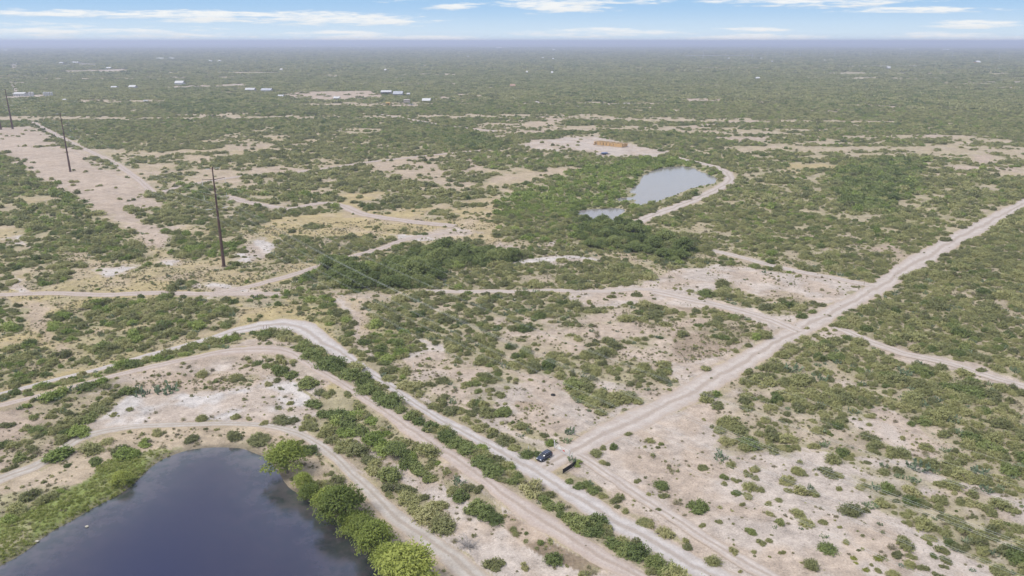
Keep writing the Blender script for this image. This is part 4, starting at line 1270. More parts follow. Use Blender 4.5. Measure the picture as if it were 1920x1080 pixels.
PADS += [(10.5, 148.0, 6.0), (6.5, 145.5, 5.0), (10.9, 140.0, 2.6), (12.3, 141.8, 2.6), (9.6, 138.2, 2.0)]
POLE_PX = [(420, 500), (132, 322), (24, 242), (2, 243)]
for q in POLE_PX:
    x, y = unproj(*q)
    PADS.append((float(x), float(y), 2.5))
x, y = unproj(1142, 273)
PADS.append((float(x), float(y), 26.0))


def scatter(r0, r1, step, seed, half=41.0):
    """jittered grid inside the wedge of land in front of the camera"""
    g = np.random.default_rng(seed)
    w_ = r1 * math.sin(math.radians(half))
    nx, ny = int(2 * w_ / step) + 1, int((r1 - r0 * .7) / step) + 1
    X, Y = np.meshgrid(np.arange(nx) * step - w_, np.arange(ny) * step + r0 * .7)
    X = X + np.arange(ny)[:, None] % 2 * step * .5
    x, y = X.ravel() + g.uniform(-.48, .48, X.size) * step, Y.ravel() + g.uniform(-.48, .48, X.size) * step
    r = np.hypot(x, y)
    ang = np.degrees(np.abs(np.arctan2(x, y)))
    keep = (r >= r0) & (r < r1) & ((ang < half) | (r < 150))
    return x[keep], y[keep], g


def free_of_pads(x, y, extra=0.0):
    ok = np.ones(x.shape, bool)
    for (a, b, r) in PADS:
        ok &= np.hypot(x - a, y - b) > r + extra
    return ok


def choose(x, y, g, sharp=0.0):
    z = project_zone(x, y, 21)
    ok = brush_noise(x, y) < z['c'] + g.normal(size=x.size) * 0.05
    ok &= ~road_mask(x, y)
    ok &= ~wet(x, y, 0.8)
    ok &= free_of_pads(x, y)
    return ok, z


pools = {'near': [], 'mid': []}
x, y, g = scatter(62, 420, 2.4, 1)
ok, z = choose(x, y, g)
far_from = np.ones(x.size, bool)
for (a, b, w_) in EXPL:
    far_from &= np.hypot(x - a, y - b) > w_ * 0.30 + 0.4
ok &= far_from
x, y = x[ok], y[ok]
z = {k: v[ok] for k, v in z.items()}
u = g.uniform(size=x.size)
v = g.uniform(size=x.size)
size = np.clip(g.lognormal(1.0, 0.40, x.size), 1.1, 5.8) * (0.72 + 0.42 * np.clip(z['c'], 0, 1)) * (1 + .35 * z['d'])
kk = np.where(u < z['d'] * 0.55, 'tree', np.where(u < z['d'], 'dark', np.where(v < z['n'] * .8, 'lush', np.where(v < z['n'] * .8 + .10, 'dark', np.where((v > .93) & (np.hypot(x, y) < 330), 'pear', 'mesquite')))))
size = np.where(kk == 'tree', size * 1.35, np.where(kk == 'pear', np.clip(size * .7, 1.2, 2.6), size))
x_s, y_s, g_s = scatter(62, 420, 1.9, 11)
z_s = project_zone(x_s, y_s, 21)
ok_s = g_s.uniform(size=x_s.size) < np.clip(.035 + .30 * z_s['c'] * (1 - z_s['c'] * .55) + .10 * z_s['b'], 0, 1) * (z_s['c'] > .025)
ok_s &= ~road_mask(x_s, y_s) & ~wet(x_s, y_s, .8) & free_of_pads(x_s, y_s)
ok_s &= uni(fbm(x_s, y_s, 14, 71, 2)) > .3
x_s, y_s = x_s[ok_s], y_s[ok_s]
u_s = g_s.uniform(size=x_s.size)
for i in range(x_s.size):
    PLANTS.append(('mesquite' if u_s[i] < .72 else ('dark' if u_s[i] < .88 else 'pear'), float(x_s[i]), float(y_s[i]), float(np.clip(g_s.lognormal(.12, .35), .6, 2.2)), False))
for i in range(x.size):
    PLANTS.append((str(kk[i]), float(x[i]), float(y[i]), float(size[i]), False))
print('near plants', len(PLANTS))

# ------------------------------------------------------------------ labels by the place where a plant stands
AREAS = [
    ('between the two parallel dirt roads', np.r_[ROADS['caliche'][0][::12], ROADS['dirt'][1][::-12]]),
    ('on the levee beside the pinkish road', np.r_[ROADS['dirt'][0][::12], ROADS['pond'][0][::-12]]),
    ('on the shore of the dark pond', np.r_[ROADS['pond'][1][::12], P1W[20:200][::-6]]),
    ('in the scrub behind the white gate', np.r_[ROADS['main'][0][100::16], ROADS['caliche'][1][60:330:12], np.c_[unproj(np.array([560, 800, 1240, 1640]), np.array([580, 540, 540, 520]))]]),
    ('beyond the black fence panels', np.c_[unproj(*np.array([(1090, 850), (1400, 700), (1560, 615), (1780, 680), (2100, 760), (2300, 1300), (1500, 1300), (1300, 1060), (1050, 890)]).T)]),
    ('in brush past the straight dirt road', np.c_[unproj(*np.array([(1560, 610), (2300, 200), (2600, 900), (1950, 735), (1780, 680)]).T)]),
    ('in dry grass outside the caliche road bend', np.c_[unproj(*np.array([(-600, 440), (640, 440), (700, 520), (600, 600), (480, 605), (0, 725), (-600, 820)]).T)]),
    ('in the tree belt along the narrow track', np.c_[unproj(*np.array([(560, 560), (600, 470), (960, 440), (1250, 500), (1200, 548), (780, 548)]).T)]),
    ('beside the pale grey pond', np.c_[unproj(*np.array([(900, 470), (960, 350), (1200, 290), (1380, 310), (1390, 350), (1280, 470)]).T)]),
]
KNAME = {'mesquite': ('mesquite_shrub', 'feathery grey green shrub', 'shrub', 'mesquite shrubs'),
         'dark': ('evergreen_shrub', 'dark green shrub', 'shrub', 'dark green shrubs'),
         'lush': ('leafy_shrub', 'bright green leafy shrub', 'shrub', 'bright green shrubs'),
         'willow': ('willow_tree', 'yellow green willow tree', 'tree', 'willow trees'),
         'tree': ('thicket_tree', 'round dark green tree', 'tree', 'dark green trees'),
         'pear': ('prickly_pear', 'prickly pear cactus clump', 'cactus', 'prickly pears'),
         'cushion': ('cushion_shrub', 'low yellow green cushion shrub', 'shrub', 'cushion shrubs'),
         'dead': ('dead_shrub', 'leafless grey dead shrub', 'shrub', 'dead shrubs')}


def in_view(x, y, mar=30):
    px, py = proj(x, y)
    return (px > -mar) & (px < 1920 + mar) & (py < 1080 + 2 * mar)


LIMIT = {'mesquite': 290, 'dark': 290, 'lush': 150, 'willow': 50, 'tree': 200, 'pear': 200, 'cushion': 20, 'dead': 5}
INDIV, REST = [], []
byk = {}
for p in PLANTS:
    byk.setdefault(p[0], []).append(p)
for k, lst in byk.items():
    vis = [bool(q_) or p[4] for p, q_ in zip(lst, in_view(np.array([p[1] for p in lst]), np.array([p[2] for p in lst])))]
    seen = [p for p, q_ in zip(lst, vis) if q_]
    rest = [p for p, q_ in zip(lst, vis) if not q_]
    seen.sort(key=lambda p: (-(p[3] / math.hypot(p[1], p[2], HC)) * (1.6 if p[4] else 1.0)))
    INDIV += seen[:LIMIT[k]]
    REST += seen[LIMIT[k]:] + rest
dv_, dq_ = dead_mesh(3)
DEADM = np_mesh('dead_twigs', dv_, dq_, [M['dead']])
SPECIAL = {}
hz = height(np.array([p[1] for p in INDIV]), np.array([p[2] for p in INDIV]))
IX, IY = np.array([p[1] for p in INDIV]), np.array([p[2] for p in INDIV])
area_i = np.full(len(INDIV), -1)
for q_ in range(len(AREAS) - 1, -1, -1):
    area_i[inpoly(IX, IY, AREAS[q_][1])] = q_
near_road = np.zeros(len(INDIV), bool)
for k in ('main', 'caliche', 'pond', 'middle_path', 'east_track'):
    L_, R_ = ROADS[k]
    near_road |= np.minimum(seg_dist(IX, IY, L_[::5]), seg_dist(IX, IY, R_[::5])) < 1.8
for i, p in enumerate(INDIV):
    k, x, y, wd, ex = p
    nm, lab, cat, grp = KNAME[k]
    ar = AREAS[area_i[i]][0] if area_i[i] >= 0 else 'in the brush beyond the tracks'
    if near_road[i]:
        ar += ', at a road edge'
    e = empty(nm, (x, y, float(hz[i])), rng.uniform(0, 6.283))
    s = wd * rng.uniform(.95, 1.08)
    e.scale = (s, s * rng.uniform(.75, 1.2), s * rng.uniform(.85, 1.2) * (0.9 if k != 'willow' else .95))
    sz = 'small ' if wd < 1.9 else ('' if wd < 3.0 else ('big ' if wd < 4.6 else 'huge '))
    if k == 'willow':
        sz = 'small ' if wd < 7 else ('' if wd < 11 else 'huge ')
    if k in ('cushion', 'dead'):
        sz = ''
    tag(e, sz + lab + ' ' + ar, cat, sz + grp + ' ' + ar)
    if k == 'dead':
        link('branches', DEADM, None, e)
        continue
    cm, sm, _, _ = KINDS[k].variants[rng.integers(len(KINDS[k].variants))]
    c = link('pads' if k == 'pear' else 'crown', cm, None, e)
    if k == 'pear':
        c['kind'] = 'stuff'
    if sm is not None:
        link('trunk' if k in ('willow', 'tree') else 'stems', sm, None, e)
print('individual plants', len(INDIV), 'rest', len(REST))

# ------------------------------------------------------------------ the uncountable brush: instances on points
def joined(key, i, suffix):
    cm, sm, c, s = KINDS[key].variants[i]
    if s is None:
        return cm
    V, Q, mi = merge(c, s)
    return np_mesh(key + suffix, V, Q, [M[KINDS[key].leaf], M[KINDS[key].wood]], mi)


def low(key, seed, nbr, nleaf, ll, lw, h, leaf):
    V, Q = dome_crown(seed, nbr, nleaf, ll, lw, h, .35, 5, fill=.35)
    return np_mesh(key + '_low', V, Q, [M[leaf]])


def clump(seed, n, rad, leaf, q):
    """patch of several low shrubs for the far distance, unit = metres"""
    g = np.random.default_rng(seed)
    Vs, Qs = [], []
    k = 0
    for i in range(n):
        V, Q = dome_crown(seed * 50 + i, q, 3, .34, .22, .36, .3, 4, fill=.45)
        s = g.uniform(2.2, 5.0)
        a, r = g.uniform(0, 6.28), rad * math.sqrt(g.uniform())
        V = V * [s, s, s * .95] + [math.cos(a) * r, math.sin(a) * r, 0]
        Vs.append(V)
        Qs.append(Q + k)
        k += len(V)
    return np_mesh('clump', np.concatenate(Vs), np.concatenate(Qs), [M[leaf]])


def instancer(name, meshes, pts, idx, scl, label, cat):
    col_ = bpy.data.collections.new(name + '_kinds')
    for i, me in enumerate(meshes):
        col_.objects.link(bpy.data.objects.new('%s_%03d' % (name, i), me))
    me = bpy.data.meshes.new(name)
    n = len(pts)
    me.vertices.add(n)
    me.vertices.foreach_set('co', np.asarray(pts, np.float32).ravel())
    g = np.random.default_rng(n)
    for an, ty, arr, f in (('pick', 'INT', np.asarray(idx, np.int32), 'value'), ('turn', 'FLOAT', g.uniform(0, 6.283, n).astype(np.float32), 'value')):
        me.attributes.new(an, ty, 'POINT').data.foreach_set(f, arr)
    sv = np.c_[scl, scl * g.uniform(.7, 1.25, n), scl * g.uniform(.75, 1.25, n)].astype(np.float32)
    me.attributes.new('size', 'FLOAT_VECTOR', 'POINT').data.foreach_set('vector', sv.ravel())
    ng = bpy.data.node_groups.new(name, 'GeometryNodeTree')
    ng.interface.new_socket('Geometry', in_out='INPUT', socket_type='NodeSocketGeometry')
    ng.interface.new_socket('Geometry', in_out='OUTPUT', socket_type='NodeSocketGeometry')
    N = ng.nodes
    gi, go = N.new('NodeGroupInput'), N.new('NodeGroupOutput')
    iop = N.new('GeometryNodeInstanceOnPoints')
    ci = N.new('GeometryNodeCollectionInfo')
    ci.inputs['Collection'].default_value = col_
    ci.inputs['Separate Children'].default_value = True
    ci.inputs['Reset Children'].default_value = True
    iop.inputs['Pick Instance'].default_value = True

    def attr(nm, ty):
        a = N.new('GeometryNodeInputNamedAttribute')
        a.data_type = ty
        a.inputs['Name'].default_value = nm
        return a.outputs[0]
    cx = N.new('ShaderNodeCombineXYZ')
    L = ng.links.new
    L(attr('turn', 'FLOAT'), cx.inputs[2])
    L(gi.outputs[0], iop.inputs['Points'])
    L(ci.outputs[0], iop.inputs['Instance'])
    L(attr('pick', 'INT'), iop.inputs['Instance Index'])
    L(cx.outputs[0], iop.inputs['Rotation'])
    L(attr('size', 'FLOAT_VECTOR'), iop.inputs['Scale'])
    L(iop.outputs[0], go.inputs[0])
    o = link(name, me)
    md = o.modifiers.new('scatter', 'NODES')
    md.node_group = ng
    tag(o, label, cat, kind='stuff')
    print(name, n)
    return o


# near brush that is past the countable plants
protos, first, count = [], {}, {}
for k in ('mesquite', 'dark', 'lush', 'tree', 'pear'):
    first[k] = len(protos)
    for i in range(len(KINDS[k].variants)):
        protos.append(joined(k, i, '_shrub'))
    count[k] = len(protos) - first[k]
RX = np.array([p[1] for p in REST])
RY = np.array([p[2] for p in REST])
idx = np.array([first[p[0]] + int(rng.integers(count[p[0]])) if p[0] in first else 0 for p in REST])
instancer('brush', protos, np.c_[RX, RY, height(RX, RY)], idx, np.array([p[3] for p in REST]), 'dense thorny scrub covering the land between the tracks', 'brush')

# middle distance
protos = [low('mesquite', 700 + i, 64, 6, .15, .085, .33, 'mesquite') for i in range(8)]
protos += [low('dark', 720 + i, 64, 6, .15, .09, .37, 'dark') for i in range(5)]
protos += [low('lush', 740 + i, 64, 6, .15, .09, .35, 'lush') for i in range(4)]
x, y, g = scatter(420, 1150, 3.45, 2)
ok, z = choose(x, y, g)
x, y = x[ok], y[ok]
z = {k: v_[ok] for k, v_ in z.items()}
u, v = g.uniform(size=x.size), g.uniform(size=x.size)
idx = np.where(u < z['d'] * .85 + .03, 8 + g.integers(0, 5, x.size), np.where(v < z['n'] * .85, 13 + g.integers(0, 4, x.size), g.integers(0, 8, x.size)))
scl = np.clip(g.lognormal(1.15, .30, x.size), 1.6, 6.0) * (.75 + .35 * z['c']) * (1 + .35 * z['d'])
front = wet(x * (1 + 7.0 / np.hypot(x, y)), y * (1 + 7.0 / np.hypot(x, y)), 3.0)
scl = np.where(front, scl * .38, scl)
instancer('brush', protos, np.c_[x, y, height(x, y)], idx, scl, 'scrub of mesquite and dark bushes stretching past the grey pond', 'brush')

# far plain
protos = [clump(30 + i, 7, 6.0, 'mesquite', 16) for i in range(5)] + [clump(40 + i, 7, 6.0, 'dark', 16) for i in range(3)]
x, y, g = scatter(1150, 2300, 8.2, 3, 38)
ok, z = choose(x, y, g)
x2, y2, g2 = scatter(2300, 5200, 19.0, 4, 37)
z2 = project_zone(x2, y2, 21)
ok2 = (brush_noise(x2 * .12, y2 * .12) < .92) & (z2['c'] > .5)
x4, y4, g4 = scatter(5200, 11000, 38.0, 8, 36)
z4 = project_zone(x4, y4, 21)
z3 = {k: np.r_[z[k][ok], z2[k][ok2], z4[k]] for k in z}
scl = np.r_[g.uniform(.75, 1.25, ok.sum()), g.uniform(1.2, 2.2, ok2.sum()), g.uniform(2.0, 3.6, x4.size)]
x, y = np.r_[x[ok], x2[ok2], x4], np.r_[y[ok], y2[ok2], y4]
idx = np.where(g.uniform(size=x.size) < z3['d'] * .8 + .10, 5 + g.integers(0, 3, x.size), g.integers(0, 5, x.size))
instancer('brush', protos, np.c_[x, y, np.zeros(x.size)], idx, scl, 'far plain of brush fading into the haze', 'brush')

# weeds and grass tufts on the near ground
protos = [low('weed', 800 + i, 26, 4, .34, .07, .42, 'weed') for i in range(5)] + [low('weed', 820 + i, 26, 4, .34, .08, .40, 'mesquite') for i in range(3)]
x, y, g = scatter(70, 380, .95, 5)
z = project_zone(x, y, 57)
pz = .10 + .55 * z['b'] + .35 * z['y'] + .16 * (z['c'] > .2)
pz = pz * (0.25 + 1.6 * sstep(uni(fbm(x, y, 9, 66, 3)), .35, .8))
ok = (g.uniform(size=x.size) < pz) & ~wet(x, y, .5) & (~road_mask(x, y) | (g.uniform(size=x.size) < .02))
x, y = x[ok], y[ok]
idx = np.where(g.uniform(size=x.size) < .6, g.integers(0, 5, x.size), 5 + g.integers(0, 3, x.size))
instancer('weeds', protos, np.c_[x, y, height(x, y)], idx, np.clip(g.lognormal(-.75, .50, x.size), .2, 1.5), 'dry weeds and small tufts dotted over bare soil', 'weeds')

# green grass along the pond
protos = [low('reed', 850 + i, 30, 5, .30, .05, .55, 'reed') for i in range(5)]
x, y, g = scatter(70, 200, .38, 6)
z = project_zone(x, y, 57)
ok = (g.uniform(size=x.size) < np.clip(z['n'] - .7, 0, 1) * (.25 + .75 * uni(fbm(x, y, 6, 68, 3)))) & ~wet(x, y, -.3) & ~road_mask(x, y)
x, y = x[ok], y[ok]
instancer('grass', protos, np.c_[x, y, np.maximum(height(x, y), WATER_Z - .05)], g.integers(0, 5, x.size), g.uniform(.3, .75, x.size), 'bright green grass along the shore of the dark pond', 'grass')

# ------------------------------------------------------------------ steel poles and wires
M['steel'] = simple_mat('weathered_steel', (.105, .062, .050), 0.85, var=.35, scale=1.2)
M['arm'] = simple_mat('dark_steel', (.13, .095, .08), 0.85)
M['insul'] = simple_mat('insulator', (.62, .62, .60), 0.4)
M['wire'] = simple_mat('aluminium_wire', (.5, .51, .50), 0.45, metal=0.15, var=.05)
M['farpole'] = simple_mat('galvanised_pole', (.45, .45, .47), 0.6)


def box(cx, cy, cz, sx, sy, sz, rz=0.0):
    c = np.array([(-1, -1, -1), (1, -1, -1), (1, 1, -1), (-1, 1, -1), (-1, -1, 1), (1, -1, 1), (1, 1, 1), (-1, 1, 1)]) * .5 * [sx, sy, sz]
    ca_, sa_ = math.cos(rz), math.sin(rz)
    c = np.c_[c[:, 0] * ca_ - c[:, 1] * sa_, c[:, 0] * sa_ + c[:, 1] * ca_, c[:, 2]] + [cx, cy, cz]
    return c, np.array([(0, 3, 2, 1), (4, 5, 6, 7), (0, 1, 5, 4), (1, 2, 6, 5), (2, 3, 7, 6), (3, 0, 4, 7)])


def part(name, geo, mat, parent, smooth=False):
    if isinstance(geo, list):
        V, Q, _ = merge(*geo)
    else:
        V, Q = geo
    return link(name, np_mesh(name, V, Q, [M[mat]], smooth=smooth), None, parent)


def bev(o, wd=0.03, seg=2):
    md = o.modifiers.new('bevel', 'BEVEL')
    md.width = wd
    md.segments = seg
    md.limit_method = 'ANGLE'
    return o


def gpt(px, py):
    x, y = unproj(px, py)
    z = float(height(np.array([float(x)]), np.array([float(y)]))[0])
    return float(x), float(y), z


PB = [gpt(*q) for q in POLE_PX]
dxy = np.array(PB[0][:2]) - np.array(PB[1][:2])
P0 = (PB[0][0] + dxy[0], PB[0][1] + dxy[1], 0.0)
LINE = [P0, PB[0], PB[1], PB[2]]
LDIR = unit(dxy)
PERP = np.array([-LDIR[1], LDIR[0]])
if PERP[0] < 0:
    PERP = -PERP
ARMZ = [(38.6, 2.6), (34.6, 4.3), (28.8, 4.3), (23.2, 4.3)]


def make_pole(b, label, group='steel transmission poles', r0=.66, hgt=39.3, arms=True):
    e = empty('steel_pole', b, math.atan2(PERP[1], PERP[0]))
    tag(e, label, 'pole', group)
    zs = np.array([0, 13, 13.02, 26, 26.02, hgt]) * (hgt / 39.3)
    segs = []
    for z0, z1 in ((0, .33), (.33, .66), (.66, 1)):
        ra, rb = r0 * (1 - .68 * z0), r0 * (1 - .68 * z1) * 1.0
        segs.append(((0, 0, z0 * hgt - (.4 if z0 == 0 else .35)), (0, 0, z1 * hgt), ra + (.025 if z0 == 0 else 0.0), rb + .012))
    part('shaft', tubes(segs, 12), 'steel', e, True)
    part('base_flange', [box(0, 0, .06, r0 * 2.7, r0 * 2.7, .12), tubes([((0, 0, .1), (0, 0, .35), r0 * 1.12, r0 * 1.06)], 12)], 'arm', e)
    part('cap', tubes([((0, 0, hgt - .05), (0, 0, hgt + .12), r0 * .36, r0 * .12)], 12), 'arm', e)
    if arms:
        for i, (z, ln) in enumerate(ARMZ):
            for sd in (-1, 1):
                if i in (0, 3):
                    a = part('crossarm', tubes([((sd * .2, 0, z), (sd * ln * .45, 0, z + .12), .11, .09)], 6), 'arm', e)
                    part('insulator', tubes([((sd * ln * .45, 0, z + .12), (sd * ln, 0, z + .25), .12, .10)], 6), 'insul', a)
                else:
                    a = part('crossarm', tubes([((sd * .2, 0, z - .1), (sd * ln, 0, z + .35), .16, .10)], 6), 'arm', e)
                    part('insulator', tubes([((sd * ln, 0, z + .3), (sd * ln, 0, z - 1.7), .05, .09)], 6), 'insul', a)
    return e


make_pole(PB[0], 'tall rust brown steel pole standing in dry yellow grass')
make_pole(PB[1], 'tall rust brown steel pole standing on the bare sandy corridor')
make_pole(PB[2], 'thick rust brown steel pole at the far end of the sandy corridor', r0=.95)
make_pole(PB[3], 'rust brown steel pole just beside the thick far pole', r0=.9, arms=False)
make_pole(P0, 'rust brown steel pole at the near end of the wires')


def wire_run(zo, off, rad):
    segs = []
    for A, B in zip(LINE[:-1], LINE[1:]):
        A, B = np.array(A), np.array(B)
        n = 26
        tt = np.linspace(0, 1, n + 1)
        p = A[None] * (1 - tt[:, None]) + B[None] * tt[:, None]
        p[:, :2] += PERP * off
        p[:, 2] += zo - 4 * 6.2 * tt * (1 - tt)
        for a, b in zip(p[:-1], p[1:]):
            segs.append((a, b, rad, rad))
    return tubes(segs, 4)


lev = {1: 'upper', 2: 'middle', 3: 'lower'}
for sd, sn in ((-1, 'pond side'), (1, 'house side')):
    e = empty('overhead_wire', P0)
    tag(e, 'thin shield wire along the pole tops, %s' % sn, 'wire', 'overhead wires')
    o = part('strand', wire_run(38.7, sd * 2.6, .006), 'wire', e)
    o.matrix_parent_inverse = Matrix.Translation(-Vector(P0))
    for i in (1, 2, 3):
        e = empty('overhead_wire', P0)
        tag(e, 'double conductor wire on the %s arms of the steel poles, %s' % (lev[i], sn), 'wire', 'overhead wires')
        for k in (-.23, .23):
            o = part('strand', wire_run(ARMZ[i][0] - (1.8 if i < 3 else -.25), sd * 4.3 + k, .009), 'wire', e)
            o.matrix_parent_inverse = Matrix.Translation(-Vector(P0))

# far transmission line on the horizon
for n_, (px, py, hh) in enumerate([(1318, 111, 44), (1410, 110, 42), (1438, 107, 46), (1470, 107, 40), (1500, 107, 44), (1565, 106, 44), (1632, 106, 42), (1706, 107, 40), (1785, 109, 40), (1873, 112, 42), (1062, 104, 40), (1208, 103, 42), (1267, 104, 40), (803, 98, 44), (1130, 103, 40), (735, 97, 42)]):
    x, y = unproj(px, py)
    e = empty('lattice_pole', (float(x), float(y), 0))
    tag(e, 'slender pale transmission pole far off near the horizon', 'pole', 'far transmission poles')
    part('shaft', tubes([((0, 0, -.5), (0, 0, hh), 1.1, .5)], 6), 'farpole', e)
    part('crossarm', tubes([((-5, 0, hh * .86), (5, 0, hh * .86), .35, .35)], 5), 'farpole', e)

# ------------------------------------------------------------------ car
M['paint'] = simple_mat('dark_blue_paint', (.014, .022, .048), 0.22, var=.05, spec=.7)
M['glass'] = simple_mat('car_glass', (.012, .016, .022), 0.06, var=.02, spec=.8)
M['rubber'] = simple_mat('rubber', (.02, .02, .02), 0.85)
M['rim'] = simple_mat('alloy', (.45, .46, .48), 0.35, metal=.7)
M['trim'] = simple_mat('black_trim', (.03, .03, .032), 0.6)
M['lamp'] = simple_mat('headlamp', (.75, .76, .78), 0.15)
M['red'] = simple_mat('red_lens', (.42, .02, .02), 0.3)
M['chrome'] = simple_mat('roof_rail', (.62, .63, .66), 0.3, metal=.8)


def loft(stations, sec):
    """stations: list of (x, dict of section params) -> closed lofted shell"""
    V = []
    for st in stations:
        V.append(np.c_[np.full(len(sec(st)), st[0]), sec(st)])
    n = len(V[0])
    Q = []
    for i in range(len(V) - 1):
        j = np.arange(n)
        Q.append(np.c_[i * n + j, i * n + (j + 1) % n, (i + 1) * n + (j + 1) % n, (i + 1) * n + j])
    V = np.concatenate(V)
    k = (len(stations) - 1) * n
    h_ = n // 2
    for base, rev in ((0, True), (k, False)):
        cap_ = np.array([(base + a, base + a + 1, base + n - 2 - a, base + n - 1 - a) for a in range(h_ - 1)])
        Q.append(cap_[:, ::-1] if rev else cap_)
    return V, np.concatenate(Q)


def body_sec(st):
    _, w_, z0, z1 = st
    return np.array([(-w_ * .90, z0), (-w_, z0 + .16), (-w_ * 1.0, z0 + (z1 - z0) * .6), (-w_ * .93, z1 - .05), (-w_ * .80, z1),
                     (w_ * .80, z1), (w_ * .93, z1 - .05), (w_ * 1.0, z0 + (z1 - z0) * .6), (w_, z0 + .16), (w_ * .90, z0)])


def cabin_sec(st):
    _, wb, wt, z0, z1 = st
    return np.array([(-wb, z0), (-(wb * .6 + wt * .4), z0 + (z1 - z0) * .45), (-wt, z1 - .05), (-wt * .86, z1),
                     (wt * .86, z1), (wt, z1 - .05), ((wb * .6 + wt * .4), z0 + (z1 - z0) * .45), (wb, z0)])


rear, front = np.array(unproj(1033, 854)), np.array(unproj(1008, 869))
cc_ = (rear + front) / 2
cdv = front - rear
cz = float(height(np.array([cc_[0]]), np.array([cc_[1]]))[0])
car = empty('parked_car', (float(cc_[0]), float(cc_[1]), cz + .01), math.atan2(cdv[1], cdv[0]))
car.scale = (.82, .82, .82)
tag(car, 'dark blue sport utility car parked on bare soil before the white gate', 'car')
part('body', loft([(-2.38, .80, .45, .92), (-2.30, .90, .34, 1.04), (-1.6, .95, .26, 1.08), (-.6, .95, .25, 1.06), (.5, .95, .25, 1.04), (.95, .95, .26, 1.02), (1.6, .94, .28, .97), (2.1, .89, .34, .86), (2.36, .78, .42, .70)], body_sec), 'paint', car, True)
part('window_glass', loft([(-2.22, .80, .70, 1.02, 1.08), (-1.95, .86, .70, 1.02, 1.58), (-1.4, .87, .71, 1.02, 1.66), (-.3, .87, .71, 1.02, 1.68), (.25, .87, .69, 1.02, 1.62), (1.12, .84, .72, 1.0, 1.06)], cabin_sec), 'glass', car, True)
rf = part('roof', loft([(-2.02, .60, 1.575, 1.625), (-1.4, .68, 1.63, 1.70), (-.3, .68, 1.65, 1.72), (.28, .64, 1.60, 1.66)], lambda st: np.array([(-st[1], st[2]), (-st[1] * .98, st[3] - .015), (-st[1] * .8, st[3]), (st[1] * .8, st[3]), (st[1] * .98, st[3] - .015), (st[1], st[2])])), 'paint', car, True)
for sd in (-1, 1):
    part('roof_rail', tubes([((-1.75, sd * .60, 1.70), (-1.5, sd * .61, 1.76), .022, .022), ((-1.5, sd * .61, 1.76), (.0, sd * .61, 1.77), .022, .022), ((.0, sd * .61, 1.77), (.2, sd * .60, 1.68), .022, .022)], 6), 'chrome', rf)
    for x0_, x1_, z0_, z1_ in ((.30, 1.05, 1.63, 1.05), (-.45, -.42, 1.67, 1.04), (-1.42, -1.46, 1.66, 1.06), (-2.0, -2.2, 1.58, 1.06)):
        part('pillar', tubes([((x0_, sd * .705, z0_), (x1_, sd * .885, z1_), .045, .055)], 6), 'paint', car)
    part('headlight', box(2.22, sd * .62, .74, .22, .34, .15), 'lamp', car)
    part('taillight', box(-2.33, sd * .74, .93, .12, .18, .28), 'red', car)
    mr = part('wing_mirror', box(.78, sd * 1.02, 1.10, .16, .20, .15), 'paint', car)
    bev(mr, .04)
    for xd, nm_ in ((.35, 'door'), (-.72, 'door')):
        d_ = part(nm_, box(xd, sd * .948, .66, 1.02, .03, .66), 'paint', car)
        bev(d_, .012)
        part('handle', box(xd - .36, sd * .975, .88, .2, .03, .04), 'chrome', d_)
    part('sill', box(-.05, sd * .93, .30, 2.5, .08, .12), 'trim', car)
for sx in (-1.42, 1.42):
    for sd in (-1, 1):
        wh = empty('wheel', (sx, sd * .83, .36))
        wh.parent = car
        prof = [(.20, -.12), (.33, -.125), (.36, -.08), (.36, .08), (.33, .125), (.20, .12)]
        S = 20
        th = np.arange(S) * 2 * np.pi / S
        V = np.concatenate([np.c_[np.cos(th) * r, np.full(S, yy), np.sin(th) * r] for r, yy in prof])
        j = np.arange(S)
        Q = np.concatenate([np.c_[i * S + j, i * S + (j + 1) % S, ((i + 1) % 6) * S + (j + 1) % S, ((i + 1) % 6) * S + j] for i in range(6)])
        part('tyre', (V, Q), 'rubber', wh, True)
        part('rim', [tubes([((0, sd * .04, 0), (0, sd * .105, 0), .22, .205), ((0, sd * .105, 0), (0, sd * .106, 0), .205, .01)], 16)] + [box(math.cos(a) * .11, sd * .112, math.sin(a) * .11, .05, .02, .2) for a in (0.0,)], 'rim', wh)
        part('wheel_arch', tubes([((sx + math.cos(a) * .43, sd * .955, .36 + math.sin(a) * .43), (sx + math.cos(a + .45) * .43, sd * .955, .36 + math.sin(a + .45) * .43), .05, .05) for a in np.arange(0, 3.1, .45)], 5), 'trim', car)
part('grille', box(2.36, 0, .60, .06, .9, .18), 'trim', car)
part('front_bumper', box(2.33, 0, .42, .16, 1.45, .16), 'trim', car)
part('rear_bumper', box(-2.36, 0, .48, .14, 1.55, .2), 'trim', car)
part('number_plate', box(-2.41, 0, .74, .03, .42, .14), 'lamp', car)

# ------------------------------------------------------------------ gate, black fence panels, posts
M['white_paint'] = simple_mat('white_gate_paint', (.60, .58, .55), 0.5, var=.12)
M['sign_white'] = simple_mat('white_sign', (.66, .66, .64), 0.5)
M['sign_red'] = simple_mat('red_sign', (.50, .10, .09), 0.5)
M['black_mesh'] = simple_mat('black_screen', (.018, .018, .02), 0.8)
M['post'] = simple_mat('wood_post', (.30, .25, .20), 0.9, var=.3)
g0, g1 = np.array(gpt(1040, 842)), np.array(gpt(1067, 859))
gl = float(np.linalg.norm((g1 - g0)[:2]))
ga = math.atan2(*(g1 - g0)[1::-1])
gt = empty('white_gate', g0, ga)
tag(gt, 'white pipe gate with a white and a red sign across the dirt road', 'gate')
for z in (.25, .5, .76, 1.04, 1.36):
    part('rail', tubes([((.08, 0, z), (gl - .08, 0, z), .035, .035)], 6), 'white_paint', gt)
